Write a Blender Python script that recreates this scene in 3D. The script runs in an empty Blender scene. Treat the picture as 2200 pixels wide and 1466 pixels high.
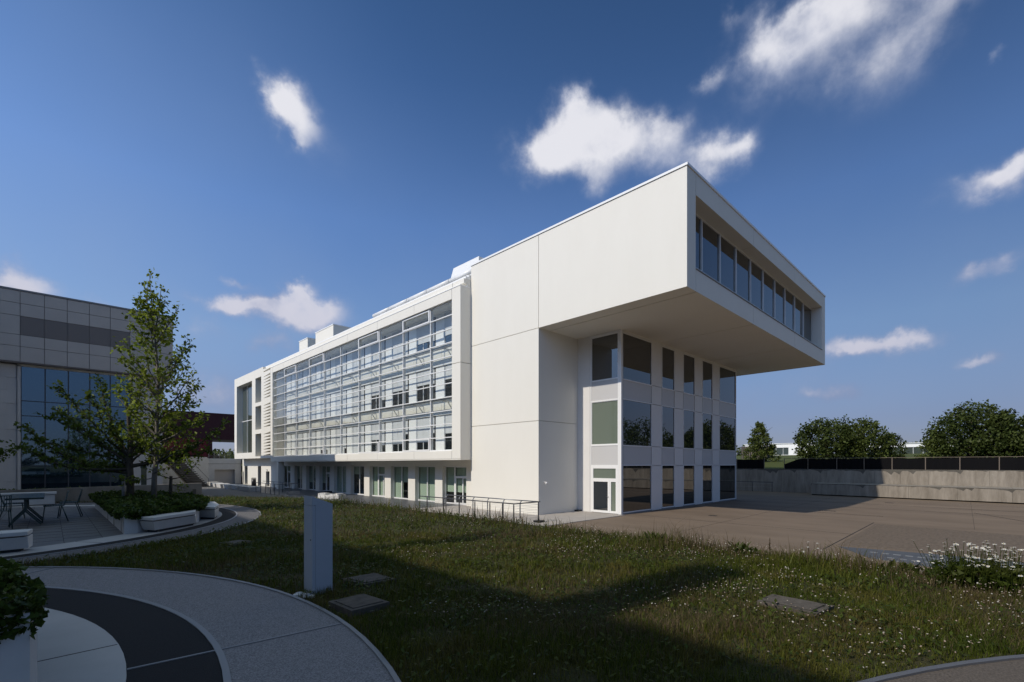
import bpy, math, random
import numpy as np
from mathutils import Vector
R = math.radians
rnd = random.Random(7)
sc = bpy.context.scene
col = sc.collection

# ------------------------------------------------------------------ camera
cam_d = bpy.data.cameras.new("camera")
cam = bpy.data.objects.new("camera", cam_d); col.objects.link(cam)
cam_d.sensor_width = 36.0
cam_d.lens = 36.0 * 1019.33 / 2200.0
cam_d.shift_x = 0.0
cam_d.shift_y = (997.87 - 733.0) / 2200.0
cam_d.clip_start = 0.05; cam_d.clip_end = 9000
cam.location = (-20.684, -18.998, 3.0)
cam.rotation_euler = (R(90), 0, R(-(90 - 45.774)))
sc.camera = cam

# ------------------------------------------------------------------ light
SUN_EL, SUN_AZ = 40.2, -6.6          # the light travels towards azimuth SUN_AZ (from +X)
sun_d = bpy.data.lights.new("sun", 'SUN'); sun_d.energy = 3.35; sun_d.angle = R(0.6)
sun_d.color = (1.0, 0.915, 0.79)
sun = bpy.data.objects.new("sun", sun_d); col.objects.link(sun)
sd = Vector((math.cos(R(SUN_EL)) * math.cos(R(SUN_AZ)), math.cos(R(SUN_EL)) * math.sin(R(SUN_AZ)), -math.sin(R(SUN_EL))))
sun.rotation_euler = sd.to_track_quat('-Z', 'Y').to_euler()
sun.location = (-60, 10, 60)

sc.view_settings.view_transform = 'Standard'; sc.view_settings.look = 'None'
sc.view_settings.exposure = 0.0; sc.view_settings.gamma = 1.0
sc.view_settings.use_curve_mapping = False
sc.cycles.max_bounces = 8; sc.cycles.transparent_max_bounces = 12
sc.cycles.caustics_reflective = False; sc.cycles.caustics_refractive = False

world = bpy.data.worlds.new("World"); sc.world = world; world.use_nodes = True
nt = world.node_tree; N = nt.nodes; LK = nt.links
bg = N['Background']; bg.inputs['Strength'].default_value = 0.075
sky = N.new('ShaderNodeTexSky'); sky.sky_type = 'NISHITA'; sky.sun_disc = False
sky.sun_elevation = R(SUN_EL); sky.sun_rotation = R(-83.4)
sky.altitude = 300; sky.air_density = 1.0; sky.dust_density = 0.6; sky.ozone_density = 3.0

def nd(t, **k):
    n = N.new(t)
    for a, b in k.items(): setattr(n, a, b)
    return n
def vmath(op, a, b=None):
    n = nd('ShaderNodeVectorMath', operation=op)
    for i, x in enumerate((a, b)):
        if x is None: continue
        if hasattr(x, 'is_output'): LK.new(x, n.inputs[i])
        else: n.inputs[i].default_value = x
    return n.outputs['Value'] if op in ('DOT_PRODUCT', 'LENGTH', 'DISTANCE') else n.outputs[0]
def fmath(op, a, b=None, c=None, clamp=False):
    n = nd('ShaderNodeMath', operation=op); n.use_clamp = clamp
    for i, x in enumerate((a, b, c)):
        if x is None: continue
        if hasattr(x, 'is_output'): LK.new(x, n.inputs[i])
        else: n.inputs[i].default_value = x
    return n.outputs[0]
tc = nd('ShaderNodeTexCoord')
dirv = tc.outputs['Generated']
sep = nd('ShaderNodeSeparateXYZ'); LK.new(dirv, sep.inputs[0])
# sky colour: a polarised, deep blue with a pale lavender band low down
def ramp(fac, pts, interp='EASE'):
    r = nd('ShaderNodeValToRGB'); LK.new(fac, r.inputs[0]); r.color_ramp.interpolation = interp
    e = r.color_ramp.elements
    while len(e) < len(pts): e.new(0.5)
    for el, (p, c) in zip(e, pts): el.position = p; el.color = (*c, 1)
    return r.outputs[0]
def mixc(mode, f, a, b):
    n = nd('ShaderNodeMix', data_type='RGBA', blend_type=mode)
    for s, x in ((n.inputs[0], f), (n.inputs[6], a), (n.inputs[7], b)):
        if hasattr(x, 'is_output'): LK.new(x, s)
        elif isinstance(x, tuple): s.default_value = (*x, 1)
        else: s.default_value = x
    return n.outputs[2]
SKYC = mixc('MULTIPLY', 1.0, sky.outputs[0], ramp(sep.outputs[2], [(0.0, (0.36, 0.31, 0.45)), (0.08, (0.42, 0.37, 0.52)), (0.24, (0.66, 0.68, 0.79)), (0.44, (0.58, 0.73, 0.98)), (0.70, (0.37, 0.52, 0.70)), (0.86, (2.5, 1.75, 1.05))], 'LINEAR'))  # last stop: unseen zenith brightened and whitened as added fill for the shaded garden
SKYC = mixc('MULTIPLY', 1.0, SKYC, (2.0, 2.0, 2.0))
lf = fmath('MULTIPLY_ADD', vmath('DOT_PRODUCT', dirv, (-0.75, 0.55, -0.1)), 0.42, 0.98)
lfc = nd('ShaderNodeCombineXYZ'); [LK.new(lf, lfc.inputs[i]) for i in range(3)]
SKYC = mixc('MULTIPLY', 1.0, SKYC, lfc.outputs[0])
hsv = nd('ShaderNodeHueSaturation'); LK.new(SKYC, hsv.inputs['Color']); hsv.inputs['Saturation'].default_value = 0.97; SKYC = mixc('MULTIPLY', 1.0, hsv.outputs[0], (0.90, 1.02, 1.03))
# clouds: soft blobs in fixed world directions, torn by noise
def wn(scale, detail, rough, off=(0, 0, 0)):
    n = nd('ShaderNodeTexNoise'); n.inputs['Scale'].default_value = scale
    n.inputs['Detail'].default_value = detail; n.inputs['Roughness'].default_value = rough
    LK.new(vmath('ADD', dirv, off), n.inputs['Vector']); return n
n1 = wn(3.0, 4, 0.55); n2 = wn(13.0, 7, 0.56, (3, 1, 2)); n4 = wn(6.5, 5, 0.55, (1, 8, 4)); n3 = wn(30.0, 6, 0.6, (7, 5, 1))
w1 = vmath('SUBTRACT', n2.outputs['Color'], (0.5, 0.5, 0.5))
nsc = nd('ShaderNodeVectorMath', operation='SCALE'); LK.new(w1, nsc.inputs[0]); nsc.inputs['Scale'].default_value = 0.085
warped = vmath('ADD', dirv, nsc.outputs[0])
BLOBS = [
    ((0.7718, 0.2171, 0.5976), (0.444, -0.8568, -0.2621), (-0.5753, -0.1618, 0.8018), 0.0561, 0.0458, 1.0),
    ((0.7573, 0.1839, 0.6267), (0.4426, -0.8501, -0.2853), (-0.609, -0.1479, 0.7793), 0.0849, 0.0363, 0.9),
    ((0.8037, 0.1282, 0.5811), (0.0691, -0.99, 0.1229), (-0.5875, 0.3266, 0.7404), 0.0674, 0.063, 0.56),
    ((0.8178, 0.0508, 0.5732), (-0.0059, -0.9953, 0.0966), (-0.5528, 0.3461, 0.7581), 0.0692, 0.0453, 0.5),
    ((0.7103, 0.2632, 0.6528), (0.5134, -0.8282, -0.2247), (-0.6122, -0.2268, 0.7575), 0.0244, 0.0171, 0.55),
    ((0.6409, 0.4852, 0.5948), (0.6439, -0.7617, -0.0724), (-0.4742, -0.359, 0.8039), 0.0483, 0.0286, 1.1),
    ((0.6506, 0.5228, 0.5509), (0.6539, -0.7545, -0.0563), (-0.4294, -0.3451, 0.8346), 0.0825, 0.0391, 1.15),
    ((0.6194, 0.5601, 0.5501), (0.6846, -0.7283, -0.0293), (-0.408, -0.369, 0.8351), 0.0392, 0.0369, 0.9),
    ((0.6747, 0.4763, 0.5638), (0.6216, -0.7785, -0.0863), (-0.4606, -0.3251, 0.8259), 0.0472, 0.0355, 0.8),
    ((0.7047, 0.4494, 0.549), (0.5926, -0.7984, -0.1071), (-0.4629, -0.2952, 0.8358), 0.0451, 0.0304, 0.7),
    ((0.7362, 0.3887, 0.5539), (0.5461, -0.8248, -0.147), (-0.4898, -0.2587, 0.8326), 0.0406, 0.0326, 0.85),
    ((0.7551, 0.3987, 0.5204), (0.5369, -0.8316, -0.1419), (-0.4601, -0.243, 0.8539), 0.0508, 0.0261, 0.65),
    ((0.7937, 0.3276, 0.5126), (0.4749, -0.8603, -0.1855), (-0.4739, -0.1956, 0.8586), 0.0454, 0.0335, 1.0),
    ((0.8055, 0.2948, 0.5141), (0.4494, -0.8693, -0.2058), (-0.4828, -0.1767, 0.8577), 0.0211, 0.0219, 0.7),
    ((0.7008, 0.4996, 0.5092), (0.6162, -0.7836, -0.0792), (-0.4146, -0.2956, 0.8607), 0.0315, 0.0206, 0.55),
    ((0.2617, 0.7757, 0.5743), (0.8649, -0.4525, 0.217), (-0.1836, -0.5442, 0.8186), 0.0342, 0.0256, 1.05),
    ((0.2768, 0.7868, 0.5516), (0.8687, -0.4503, 0.2064), (-0.183, -0.5204, 0.8341), 0.0351, 0.0297, 0.95),
    ((0.2831, 0.8007, 0.528), (0.8744, -0.4416, 0.2009), (-0.176, -0.4978, 0.8492), 0.0153, 0.0139, 0.5),
    ((0.3308, 0.787, 0.5207), (0.8628, -0.4758, 0.1709), (-0.2018, -0.48, 0.8537), 0.0622, 0.0479, 0.24),
    ((0.9258, 0.0054, 0.3779), (0.2515, -0.7553, -0.6053), (-0.3593, -0.2969, 0.8847), 0.0413, 0.0249, 0.95),
    ((0.9205, -0.0184, 0.3904), (0.1319, -0.9256, -0.3547), (-0.3903, 0.0078, 0.9206), 0.0219, 0.0218, 0.9),
    ((0.9591, 0.0033, 0.2831), (0.0306, -0.9953, -0.0919), (-0.2821, 0.0982, 0.9544), 0.0396, 0.0171, 0.75),
    ((0.9603, 0.1918, 0.2026), (0.2214, -0.9658, -0.135), (-0.1987, -0.0397, 0.9793), 0.038, 0.0168, 1.0),
    ((0.9672, 0.1638, 0.1941), (0.1922, -0.9716, -0.1378), (-0.1914, -0.0324, 0.981), 0.0304, 0.0091, 0.6),
    ((0.9754, 0.1017, 0.1957), (0.1337, -0.9784, -0.158), (-0.1947, -0.0203, 0.9807), 0.0428, 0.0139, 0.85),
    ((0.9884, 0.0204, 0.1505), (0.0424, -0.9885, -0.1451), (-0.1504, -0.0031, 0.9886), 0.0263, 0.0098, 0.7),
    ((0.9732, 0.1978, 0.1174), (0.2077, -0.975, -0.0793), (-0.1151, -0.0234, 0.9931), 0.056, 0.0144, 0.62),
    ((0.7364, 0.3147, 0.5989), (0.5147, -0.8351, -0.194), (-0.5507, -0.2354, 0.8008), 0.0248, 0.0125, 0.5),
    ((0.8564, 0.003, 0.5163), (-0.1585, -0.9502, 0.2684), (-0.474, 0.4009, 0.784), 0.0111, 0.0084, 0.45),
    ((0.3256, 0.8976, 0.297), (0.9183, -0.3751, 0.1269), (-0.1013, -0.2792, 0.9549), 0.0452, 0.0294, 1.0),
    ((0.364, 0.8869, 0.2844), (0.9069, -0.4071, 0.1089), (-0.108, -0.2631, 0.9587), 0.0411, 0.0241, 0.85),
    ((0.2587, 0.9228, 0.2856), (0.9396, -0.309, 0.1473), (-0.0771, -0.275, 0.9584), 0.0661, 0.0171, 0.95),
    ((0.2148, 0.9368, 0.2762), (0.951, -0.265, 0.1592), (-0.0617, -0.2692, 0.9611), 0.0335, 0.0111, 0.7),
    ((0.3235, 0.8918, 0.3163), (0.9154, -0.3796, 0.1341), (-0.1079, -0.2973, 0.9487), 0.0206, 0.0193, 0.8),
    ((0.3142, 0.912, 0.2636), (0.9277, -0.354, 0.1188), (-0.0859, -0.2492, 0.9646), 0.0749, 0.0218, 0.6),
    ((0.2986, 0.9136, 0.2759), (0.9305, -0.343, 0.1289), (-0.0857, -0.2622, 0.9612), 0.1197, 0.0332, 0.42),
    ((0.9707, 0.1486, 0.189), (0.1763, -0.9745, -0.1388), (-0.1868, -0.0286, 0.982), 0.0967, 0.0236, 0.34),
    ((0.952, 0.2754, 0.1334), (0.2868, -0.9551, -0.075), (-0.1282, -0.0371, 0.9911), 0.0972, 0.0402, 0.34),
    ((0.2789, 0.953, 0.1187), (0.9558, -0.2875, 0.0623), (-0.0333, -0.1139, 0.9929), 0.0823, 0.0615, 0.36),
    ((0.2265, 0.9203, 0.3191), (0.9404, -0.2919, 0.1744), (-0.0763, -0.3098, 0.9477), 0.027, 0.0082, 0.55),
    ((0.1839, 0.9539, 0.2372), (0.9633, -0.2229, 0.1497), (-0.0449, -0.2329, 0.9715), 0.0404, 0.0241, 0.5),
    ((0.2958, 0.9298, 0.219), (0.94, -0.3241, 0.1063), (-0.0664, -0.2087, 0.9757), 0.0462, 0.018, 0.6),
    ((0.1946, 0.9734, 0.1209), (0.9758, -0.2047, 0.0775), (-0.0237, -0.1185, 0.9927), 0.0496, 0.037, 0.55),
    ((-0.0431, 0.9635, 0.2642), (0.9311, 0.1346, -0.3391), (0.3009, -0.2397, 0.9231), 0.0258, 0.0264, 1.0),
    ((-0.0157, 0.967, 0.2542), (0.9319, 0.1063, -0.3467), (0.3024, -0.2377, 0.9231), 0.0247, 0.0192, 0.85),
    ((0.0551, 0.9668, 0.2495), (0.9976, -0.0429, -0.0541), (0.1437, -0.255, 0.9562), 0.0382, 0.012, 0.65),
    ((0.1214, 0.9663, 0.2271), (0.9731, -0.1609, 0.1646), (-0.0283, -0.2253, 0.9739), 0.0148, 0.0089, 0.45)]
dens = None
for (c, t, k, a, b, w) in BLOBS:
    d = vmath('SUBTRACT', warped, c)
    qa = fmath('MULTIPLY', vmath('DOT_PRODUCT', d, t), 1 / a); qb = fmath('MULTIPLY', vmath('DOT_PRODUCT', d, k), 1 / b)
    dd = vmath('DOT_PRODUCT', d, c)
    r2 = fmath('ADD', fmath('ADD', fmath('MULTIPLY', qa, qa), fmath('MULTIPLY', qb, qb)), fmath('MULTIPLY', fmath('MULTIPLY', dd, dd), 4.0))
    g = fmath('MULTIPLY', fmath('POWER', 2.718, fmath('MULTIPLY', r2, -1.0)), w)
    dens = g if dens is None else fmath('MAXIMUM', dens, g) if False else fmath('ADD', dens, g)
tear = fmath('MULTIPLY_ADD', n2.outputs['Fac'], 2.1, -1.02)
fine = fmath('MULTIPLY_ADD', n3.outputs['Fac'], 0.20, -0.10)
m = fmath('ADD', fmath('SUBTRACT', fmath('MINIMUM', dens, 1.3), 0.24), fmath('MULTIPLY', fmath('ADD', tear, fine), fmath('MINIMUM', fmath('MULTIPLY', dens, 1.7), 0.85)))
ss = nd('ShaderNodeMapRange', interpolation_type='SMOOTHSTEP'); LK.new(m, ss.inputs[0]); ss.inputs[1].default_value = -0.16; ss.inputs[2].default_value = 1.12
mask = fmath('MULTIPLY', ss.outputs[0], 0.96)
# thin veil over the lower left and right
veil = fmath('MULTIPLY', fmath('MULTIPLY', fmath('SUBTRACT', 1.0, fmath('MULTIPLY', sep.outputs[2], 1.6), clamp=True), n1.outputs['Fac']), 0.55, clamp=True)
s3 = nd('ShaderNodeMapRange', interpolation_type='SMOOTHSTEP'); LK.new(fmath('ADD', m, fmath('MULTIPLY_ADD', n4.outputs['Fac'], 2.4, -1.2)), s3.inputs[0]); s3.inputs[1].default_value = -0.1; s3.inputs[2].default_value = 1.15
ccol = mixc('MIX', s3.outputs[0], (5.0, 5.7, 7.8), (10.8, 10.8, 11.5))
ccol = mixc('MULTIPLY', 1.0, ccol, ramp(sep.outputs[2], [(0.0, (0.55, 0.56, 0.66)), (0.30, (0.80, 0.80, 0.86)), (0.45, (1, 1, 1)), (0.62, (1.0, 1.0, 1.0)), (0.80, (0.72, 0.74, 0.8))], 'LINEAR'))
n5 = wn(1.9, 4, 0.5, (2.3, 0.4, 5.0))
hv = fmath('MULTIPLY', fmath('MULTIPLY_ADD', vmath('DOT_PRODUCT', dirv, (-0.35, 0.90, -0.25)), 1.3, -0.35, clamp=True), fmath('MULTIPLY_ADD', n5.outputs['Fac'], 1.9, -0.65, clamp=True))
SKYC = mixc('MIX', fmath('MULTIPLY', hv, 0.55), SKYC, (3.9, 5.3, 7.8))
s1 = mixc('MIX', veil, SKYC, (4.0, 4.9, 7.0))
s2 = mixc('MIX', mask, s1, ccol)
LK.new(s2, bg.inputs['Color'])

# ------------------------------------------------------------------ materials
MATS = {}
def mat(name, c, rough=0.6, spec=0.5, metal=0.0, noise=None, bump=None, extra=None):
    """noise = (scale, dark colour, low, high[, second scale]) mottling; bump = (scale, strength, distance)"""
    m_ = bpy.data.materials.new(name); m_.use_nodes = True; MATS[name] = m_
    t = m_.node_tree; n_ = t.nodes; b = n_['Principled BSDF']
    b.inputs['Base Color'].default_value = (*c, 1); b.inputs['Roughness'].default_value = rough
    b.inputs['Specular IOR Level'].default_value = spec; b.inputs['Metallic'].default_value = metal
    geo = n_.new('ShaderNodeNewGeometry')
    if noise:
        x = n_.new('ShaderNodeTexNoise'); x.inputs['Scale'].default_value = noise[0]; x.inputs['Detail'].default_value = 8; x.inputs['Roughness'].default_value = 0.65
        if len(noise) > 4:
            mp = n_.new('ShaderNodeMapping'); mp.inputs['Scale'].default_value = noise[4]; t.links.new(geo.outputs['Position'], mp.inputs[0]); t.links.new(mp.outputs[0], x.inputs['Vector'])
        else: t.links.new(geo.outputs['Position'], x.inputs['Vector'])
        mr = n_.new('ShaderNodeMapRange'); t.links.new(x.outputs['Fac'], mr.inputs[0]); mr.inputs[1].default_value = noise[2]; mr.inputs[2].default_value = noise[3]
        mx = n_.new('ShaderNodeMix'); mx.data_type = 'RGBA'; mx.inputs[6].default_value = (*noise[1], 1); mx.inputs[7].default_value = (*c, 1)
        t.links.new(mr.outputs[0], mx.inputs[0]); t.links.new(mx.outputs[2], b.inputs['Base Color'])
    if bump:
        x = n_.new('ShaderNodeTexNoise'); x.inputs['Scale'].default_value = bump[0]; x.inputs['Detail'].default_value = 6
        t.links.new(geo.outputs['Position'], x.inputs['Vector'])
        bu = n_.new('ShaderNodeBump'); bu.inputs['Strength'].default_value = bump[1]; bu.inputs['Distance'].default_value = bump[2]
        t.links.new(x.outputs['Fac'], bu.inputs['Height']); t.links.new(bu.outputs[0], b.inputs['Normal'])
    return m_
mat('render_white', (0.780, 0.757, 0.690), 0.75, 0.3, noise=(0.7, (0.757, 0.733, 0.665), 0.28, 0.66, (1, 1, 0.35)), bump=(60, 0.15, 0.004))
mat('metal_white', (0.80, 0.80, 0.79), 0.35, 0.5)
mat('coping', (0.86, 0.86, 0.85), 0.3, 0.5)
mat('panel_grey', (0.56, 0.555, 0.55), 0.45, 0.5, noise=(60, (0.53, 0.525, 0.52), 0.4, 0.6))
mat('panel_pale', (0.74, 0.725, 0.70), 0.5, 0.4, noise=(1.2, (0.71, 0.695, 0.67), 0.35, 0.65))
mat('cream_panel', (0.72, 0.70, 0.64), 0.6, 0.3)
mat('inner_white', (0.84, 0.84, 0.83), 0.5, 0.4)
mat('blind_grey', (0.64, 0.65, 0.66), 0.7, 0.3, noise=(0.8, (0.60, 0.61, 0.62), 0.35, 0.65))
mat('blind_pale', (0.60, 0.63, 0.57), 0.8, 0.2)
mat('walkway_metal', (0.42, 0.44, 0.46), 0.4, 0.5, 0.3)
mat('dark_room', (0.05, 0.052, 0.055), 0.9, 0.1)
mat('dark_line', (0.03, 0.03, 0.032), 0.8, 0.2)
mat('glass_dark', (0.008, 0.012, 0.014), 0.012, 1.0)
MATS['glass_dark'].node_tree.nodes['Principled BSDF'].inputs['IOR'].default_value = 1.75
mat('glass_pale', (0.15, 0.18, 0.14), 0.015, 1.0)
MATS['glass_pale'].node_tree.nodes['Principled BSDF'].inputs['IOR'].default_value = 1.6
mat('glass_green', (0.06, 0.075, 0.065), 0.015, 1.0)
MATS['glass_green'].node_tree.nodes['Principled BSDF'].inputs['IOR'].default_value = 1.75
mat('glass_blue', (0.012, 0.022, 0.034), 0.02, 1.0)
MATS['glass_blue'].node_tree.nodes['Principled BSDF'].inputs['IOR'].default_value = 2.0
MATS['glass_blue'].node_tree.nodes['Principled BSDF'].inputs['Specular Tint'].default_value = (0.55, 0.80, 1.0, 1)
def glass_clear(name, tint, ior=1.45):
    m_ = bpy.data.materials.new(name); m_.use_nodes = True; MATS[name] = m_; t = m_.node_tree; t.nodes.clear()
    o = t.nodes.new('ShaderNodeOutputMaterial'); mx = t.nodes.new('ShaderNodeMixShader'); ge = t.nodes.new('ShaderNodeNewGeometry')
    dp = t.nodes.new('ShaderNodeVectorMath'); dp.operation = 'DOT_PRODUCT'; t.links.new(ge.outputs['Incoming'], dp.inputs[0]); t.links.new(ge.outputs['Normal'], dp.inputs[1])
    def mth(op, a, b):
        n = t.nodes.new('ShaderNodeMath'); n.operation = op
        for i, x in enumerate((a, b)):
            if hasattr(x, 'is_output'): t.links.new(x, n.inputs[i])
            else: n.inputs[i].default_value = x
        return n.outputs[0]
    f0 = ((ior - 1) / (ior + 1)) ** 2
    fac = mth('ADD', mth('MULTIPLY', mth('POWER', mth('SUBTRACT', 1.0, mth('ABSOLUTE', dp.outputs['Value'], 0)), 5.0), 1 - f0), f0)
    tr = t.nodes.new('ShaderNodeBsdfTransparent'); tr.inputs[0].default_value = (*tint, 1); g = t.nodes.new('ShaderNodeBsdfGlossy'); g.inputs['Roughness'].default_value = 0.01
    t.links.new(fac, mx.inputs[0]); t.links.new(tr.outputs[0], mx.inputs[1]); t.links.new(g.outputs[0], mx.inputs[2]); t.links.new(mx.outputs[0], o.inputs[0])
glass_clear('glass_screen', (0.96, 0.975, 0.975), 1.30); glass_clear('glass_tint', (0.88, 0.93, 0.89), 1.6)
mat('plaza_concrete', (0.215, 0.165, 0.122), 0.8, 0.2, noise=(0.45, (0.145, 0.11, 0.08), 0.3, 0.72, (1.0, 0.35, 1.0)), bump=(14, 0.3, 0.01))
mat('plaza_patch', (0.175, 0.137, 0.104), 0.9, 0.2, noise=(3.0, (0.105, 0.083, 0.065), 0.3, 0.7, (1, 3, 1)), bump=(30, 0.5, 0.01))
mat('apron', (0.42, 0.385, 0.35), 0.75, 0.3, noise=(1.2, (0.35, 0.32, 0.29), 0.35, 0.7))
mat('terrace_paving', (0.10, 0.105, 0.115), 0.45, 0.5, noise=(1.5, (0.075, 0.078, 0.085), 0.3, 0.7))
mat('road_grey', (0.16, 0.155, 0.15), 0.8, 0.3, noise=(1.0, (0.12, 0.115, 0.11), 0.3, 0.7))
mat('strip_blue', (0.095, 0.10, 0.11), 0.7, 0.3, noise=(4, (0.07, 0.075, 0.085), 0.3, 0.7))
mat('mark_white', (0.20, 0.205, 0.21), 0.6, 0.3)
mat('white_paving', (0.44, 0.435, 0.43), 0.7, 0.3, noise=(1.5, (0.36, 0.355, 0.35), 0.25, 0.75), bump=(50, 0.2, 0.004))
mat('asphalt_black', (0.026, 0.026, 0.028), 0.9, 0.2, noise=(120, (0.014, 0.014, 0.015), 0.35, 0.65), bump=(150, 0.6, 0.004))
mat('gravel_resin', (0.32, 0.312, 0.325), 0.9, 0.25, noise=(95, (0.115, 0.113, 0.122), 0.37, 0.63), bump=(140, 0.9, 0.006))
mat('edge_dark', (0.10, 0.105, 0.12), 0.6, 0.4)
mat('path_brown', (0.135, 0.115, 0.10), 0.85, 0.2, noise=(70, (0.07, 0.06, 0.052), 0.36, 0.64), bump=(120, 0.6, 0.005))
mat('steel_edge', (0.22, 0.22, 0.225), 0.5, 0.5)
mat('patio_paving', (0.16, 0.155, 0.155), 0.6, 0.4, noise=(2.2, (0.095, 0.095, 0.095), 0.3, 0.7), bump=(40, 0.3, 0.004))
mat('precast_white', (0.62, 0.615, 0.60), 0.6, 0.35, noise=(2.5, (0.52, 0.515, 0.50), 0.25, 0.7), bump=(45, 0.25, 0.004))
mat('concrete', (0.32, 0.285, 0.24), 0.85, 0.2, noise=(1.1, (0.185, 0.16, 0.13), 0.32, 0.66, (1, 2.0, 0.4)), bump=(12, 0.4, 0.012))
mat('concrete_dark', (0.13, 0.12, 0.105), 0.9, 0.2, noise=(1.1, (0.08, 0.073, 0.062), 0.28, 0.7, (1, 1.6, 0.5)))
mat('manhole', (0.12, 0.105, 0.09), 0.85, 0.2, noise=(9, (0.06, 0.053, 0.045), 0.3, 0.7), bump=(60, 0.4, 0.004))
mat('soil', (0.060, 0.052, 0.030), 0.95, 0.1, noise=(5, (0.035, 0.040, 0.015), 0.3, 0.7), bump=(25, 0.8, 0.03))
mat('field', (0.085, 0.10, 0.035), 0.95, 0.1, noise=(0.15, (0.06, 0.075, 0.025), 0.3, 0.7))
mat('pillar_paint', (0.42, 0.46, 0.52), 0.42, 0.5, noise=(3, (0.40, 0.44, 0.50), 0.35, 0.65))
mat('steel', (0.20, 0.21, 0.225), 0.32, 0.5, 0.6)
mat('steel_dark', (0.06, 0.063, 0.07), 0.4, 0.5, 0.3)
mat('cable', (0.45, 0.45, 0.45), 0.35, 0.5, 0.7)
mat('grey_clad', (0.50, 0.455, 0.41), 0.5, 0.3, noise=(0.9, (0.465, 0.42, 0.38), 0.35, 0.65))
mat('grey_clad_dark', (0.19, 0.165, 0.15), 0.5, 0.4)
mat('stone_clad', (0.58, 0.545, 0.51), 0.7, 0.3, noise=(0.8, (0.53, 0.50, 0.465), 0.3, 0.7))
mat('red_clad', (0.045, 0.003, 0.006), 0.45, 0.4)
mat('red_bright', (0.15, 0.006, 0.010), 0.45, 0.4)
mat('mesh_black', (0.006, 0.006, 0.007), 0.9, 0.1)
mat('post_brown', (0.17, 0.14, 0.115), 0.8, 0.2)
mat('table_green', (0.030, 0.055, 0.050), 0.3, 0.5)
mat('chair_green', (0.018, 0.045, 0.045), 0.35, 0.5)
mat('bark', (0.11, 0.095, 0.075), 0.9, 0.2, noise=(14, (0.05, 0.043, 0.034), 0.3, 0.7, (1, 1, 0.3)), bump=(30, 0.8, 0.02))
mat('bark_pale', (0.20, 0.185, 0.16), 0.9, 0.2, noise=(14, (0.10, 0.09, 0.075), 0.3, 0.7, (1, 1, 0.3)), bump=(30, 0.8, 0.02))
mat('white_far', (0.85, 0.85, 0.83), 0.5, 0.3)
mat('car_white', (0.75, 0.76, 0.78), 0.2, 0.6)
mat('car_dark', (0.03, 0.035, 0.04), 0.15, 0.6)
mat('black_plastic', (0.012, 0.012, 0.016), 0.4, 0.5)
mat('lawn_flower', (0.50, 0.47, 0.42), 0.8, 0.2)
mat('petal', (0.78, 0.78, 0.74), 0.7, 0.2)
mat('yolk', (0.55, 0.36, 0.02), 0.7, 0.2)
mat('clover', (0.36, 0.28, 0.23), 0.8, 0.2)
def foliage(name, c1, c2, c3, scale, transl=0.35):
    m_ = bpy.data.materials.new(name); m_.use_nodes = True; MATS[name] = m_; t = m_.node_tree; t.nodes.clear()
    o = t.nodes.new('ShaderNodeOutputMaterial'); ge = t.nodes.new('ShaderNodeNewGeometry')
    x = t.nodes.new('ShaderNodeTexNoise'); x.inputs['Scale'].default_value = scale; x.inputs['Detail'].default_value = 4; t.links.new(ge.outputs['Position'], x.inputs['Vector'])
    rp = t.nodes.new('ShaderNodeValToRGB'); t.links.new(x.outputs['Fac'], rp.inputs[0]); e = rp.color_ramp.elements; e.new(0.5)
    for el, (p, c) in zip(e, ((0.3, c1), (0.5, c2), (0.7, c3))): el.position = p; el.color = (*c, 1)
    hs = t.nodes.new('ShaderNodeHueSaturation'); t.links.new(rp.outputs[0], hs.inputs['Color'])
    mr = t.nodes.new('ShaderNodeMapRange'); t.links.new(ge.outputs['Random Per Island'], mr.inputs[0]); mr.inputs[3].default_value = 0.6; mr.inputs[4].default_value = 1.4; t.links.new(mr.outputs[0], hs.inputs['Value'])
    d = t.nodes.new('ShaderNodeBsdfPrincipled'); d.inputs['Roughness'].default_value = 0.5; d.inputs['Specular IOR Level'].default_value = 0.15; t.links.new(hs.outputs[0], d.inputs['Base Color'])
    tr = t.nodes.new('ShaderNodeBsdfTranslucent'); h2 = t.nodes.new('ShaderNodeHueSaturation'); h2.inputs['Value'].default_value = 1.3; t.links.new(hs.outputs[0], h2.inputs['Color']); t.links.new(h2.outputs[0], tr.inputs[0])
    mx = t.nodes.new('ShaderNodeMixShader'); mx.inputs[0].default_value = transl
    t.links.new(d.outputs[0], mx.inputs[1]); t.links.new(tr.outputs[0], mx.inputs[2]); t.links.new(mx.outputs[0], o.inputs[0])
foliage('grass_mat', (0.052, 0.074, 0.009), (0.084, 0.098, 0.014), (0.120, 0.102, 0.028), 1.3)
foliage('grass_dry', (0.13, 0.095, 0.055), (0.11, 0.085, 0.045), (0.15, 0.11, 0.07), 2.0)
foliage('clover_leaf', (0.036, 0.058, 0.009), (0.052, 0.072, 0.012), (0.070, 0.078, 0.016), 1.5)
foliage('maple_leaf', (0.115, 0.155, 0.018), (0.155, 0.20, 0.024), (0.19, 0.23, 0.03), 1.5, 0.4)
foliage('dark_leaf', (0.06, 0.092, 0.014), (0.08, 0.115, 0.017), (0.10, 0.135, 0.02), 1.5, 0.3)
foliage('ivy_leaf', (0.028, 0.050, 0.009), (0.048, 0.078, 0.013), (0.085, 0.115, 0.018), 5.0, 0.25)
foliage('far_leaf', (0.065, 0.085, 0.020), (0.085, 0.108, 0.026), (0.105, 0.128, 0.032), 0.5, 0.3)
foliage('far_leaf_dark', (0.045, 0.062, 0.016), (0.060, 0.080, 0.020), (0.080, 0.100, 0.026), 0.5, 0.3)

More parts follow.
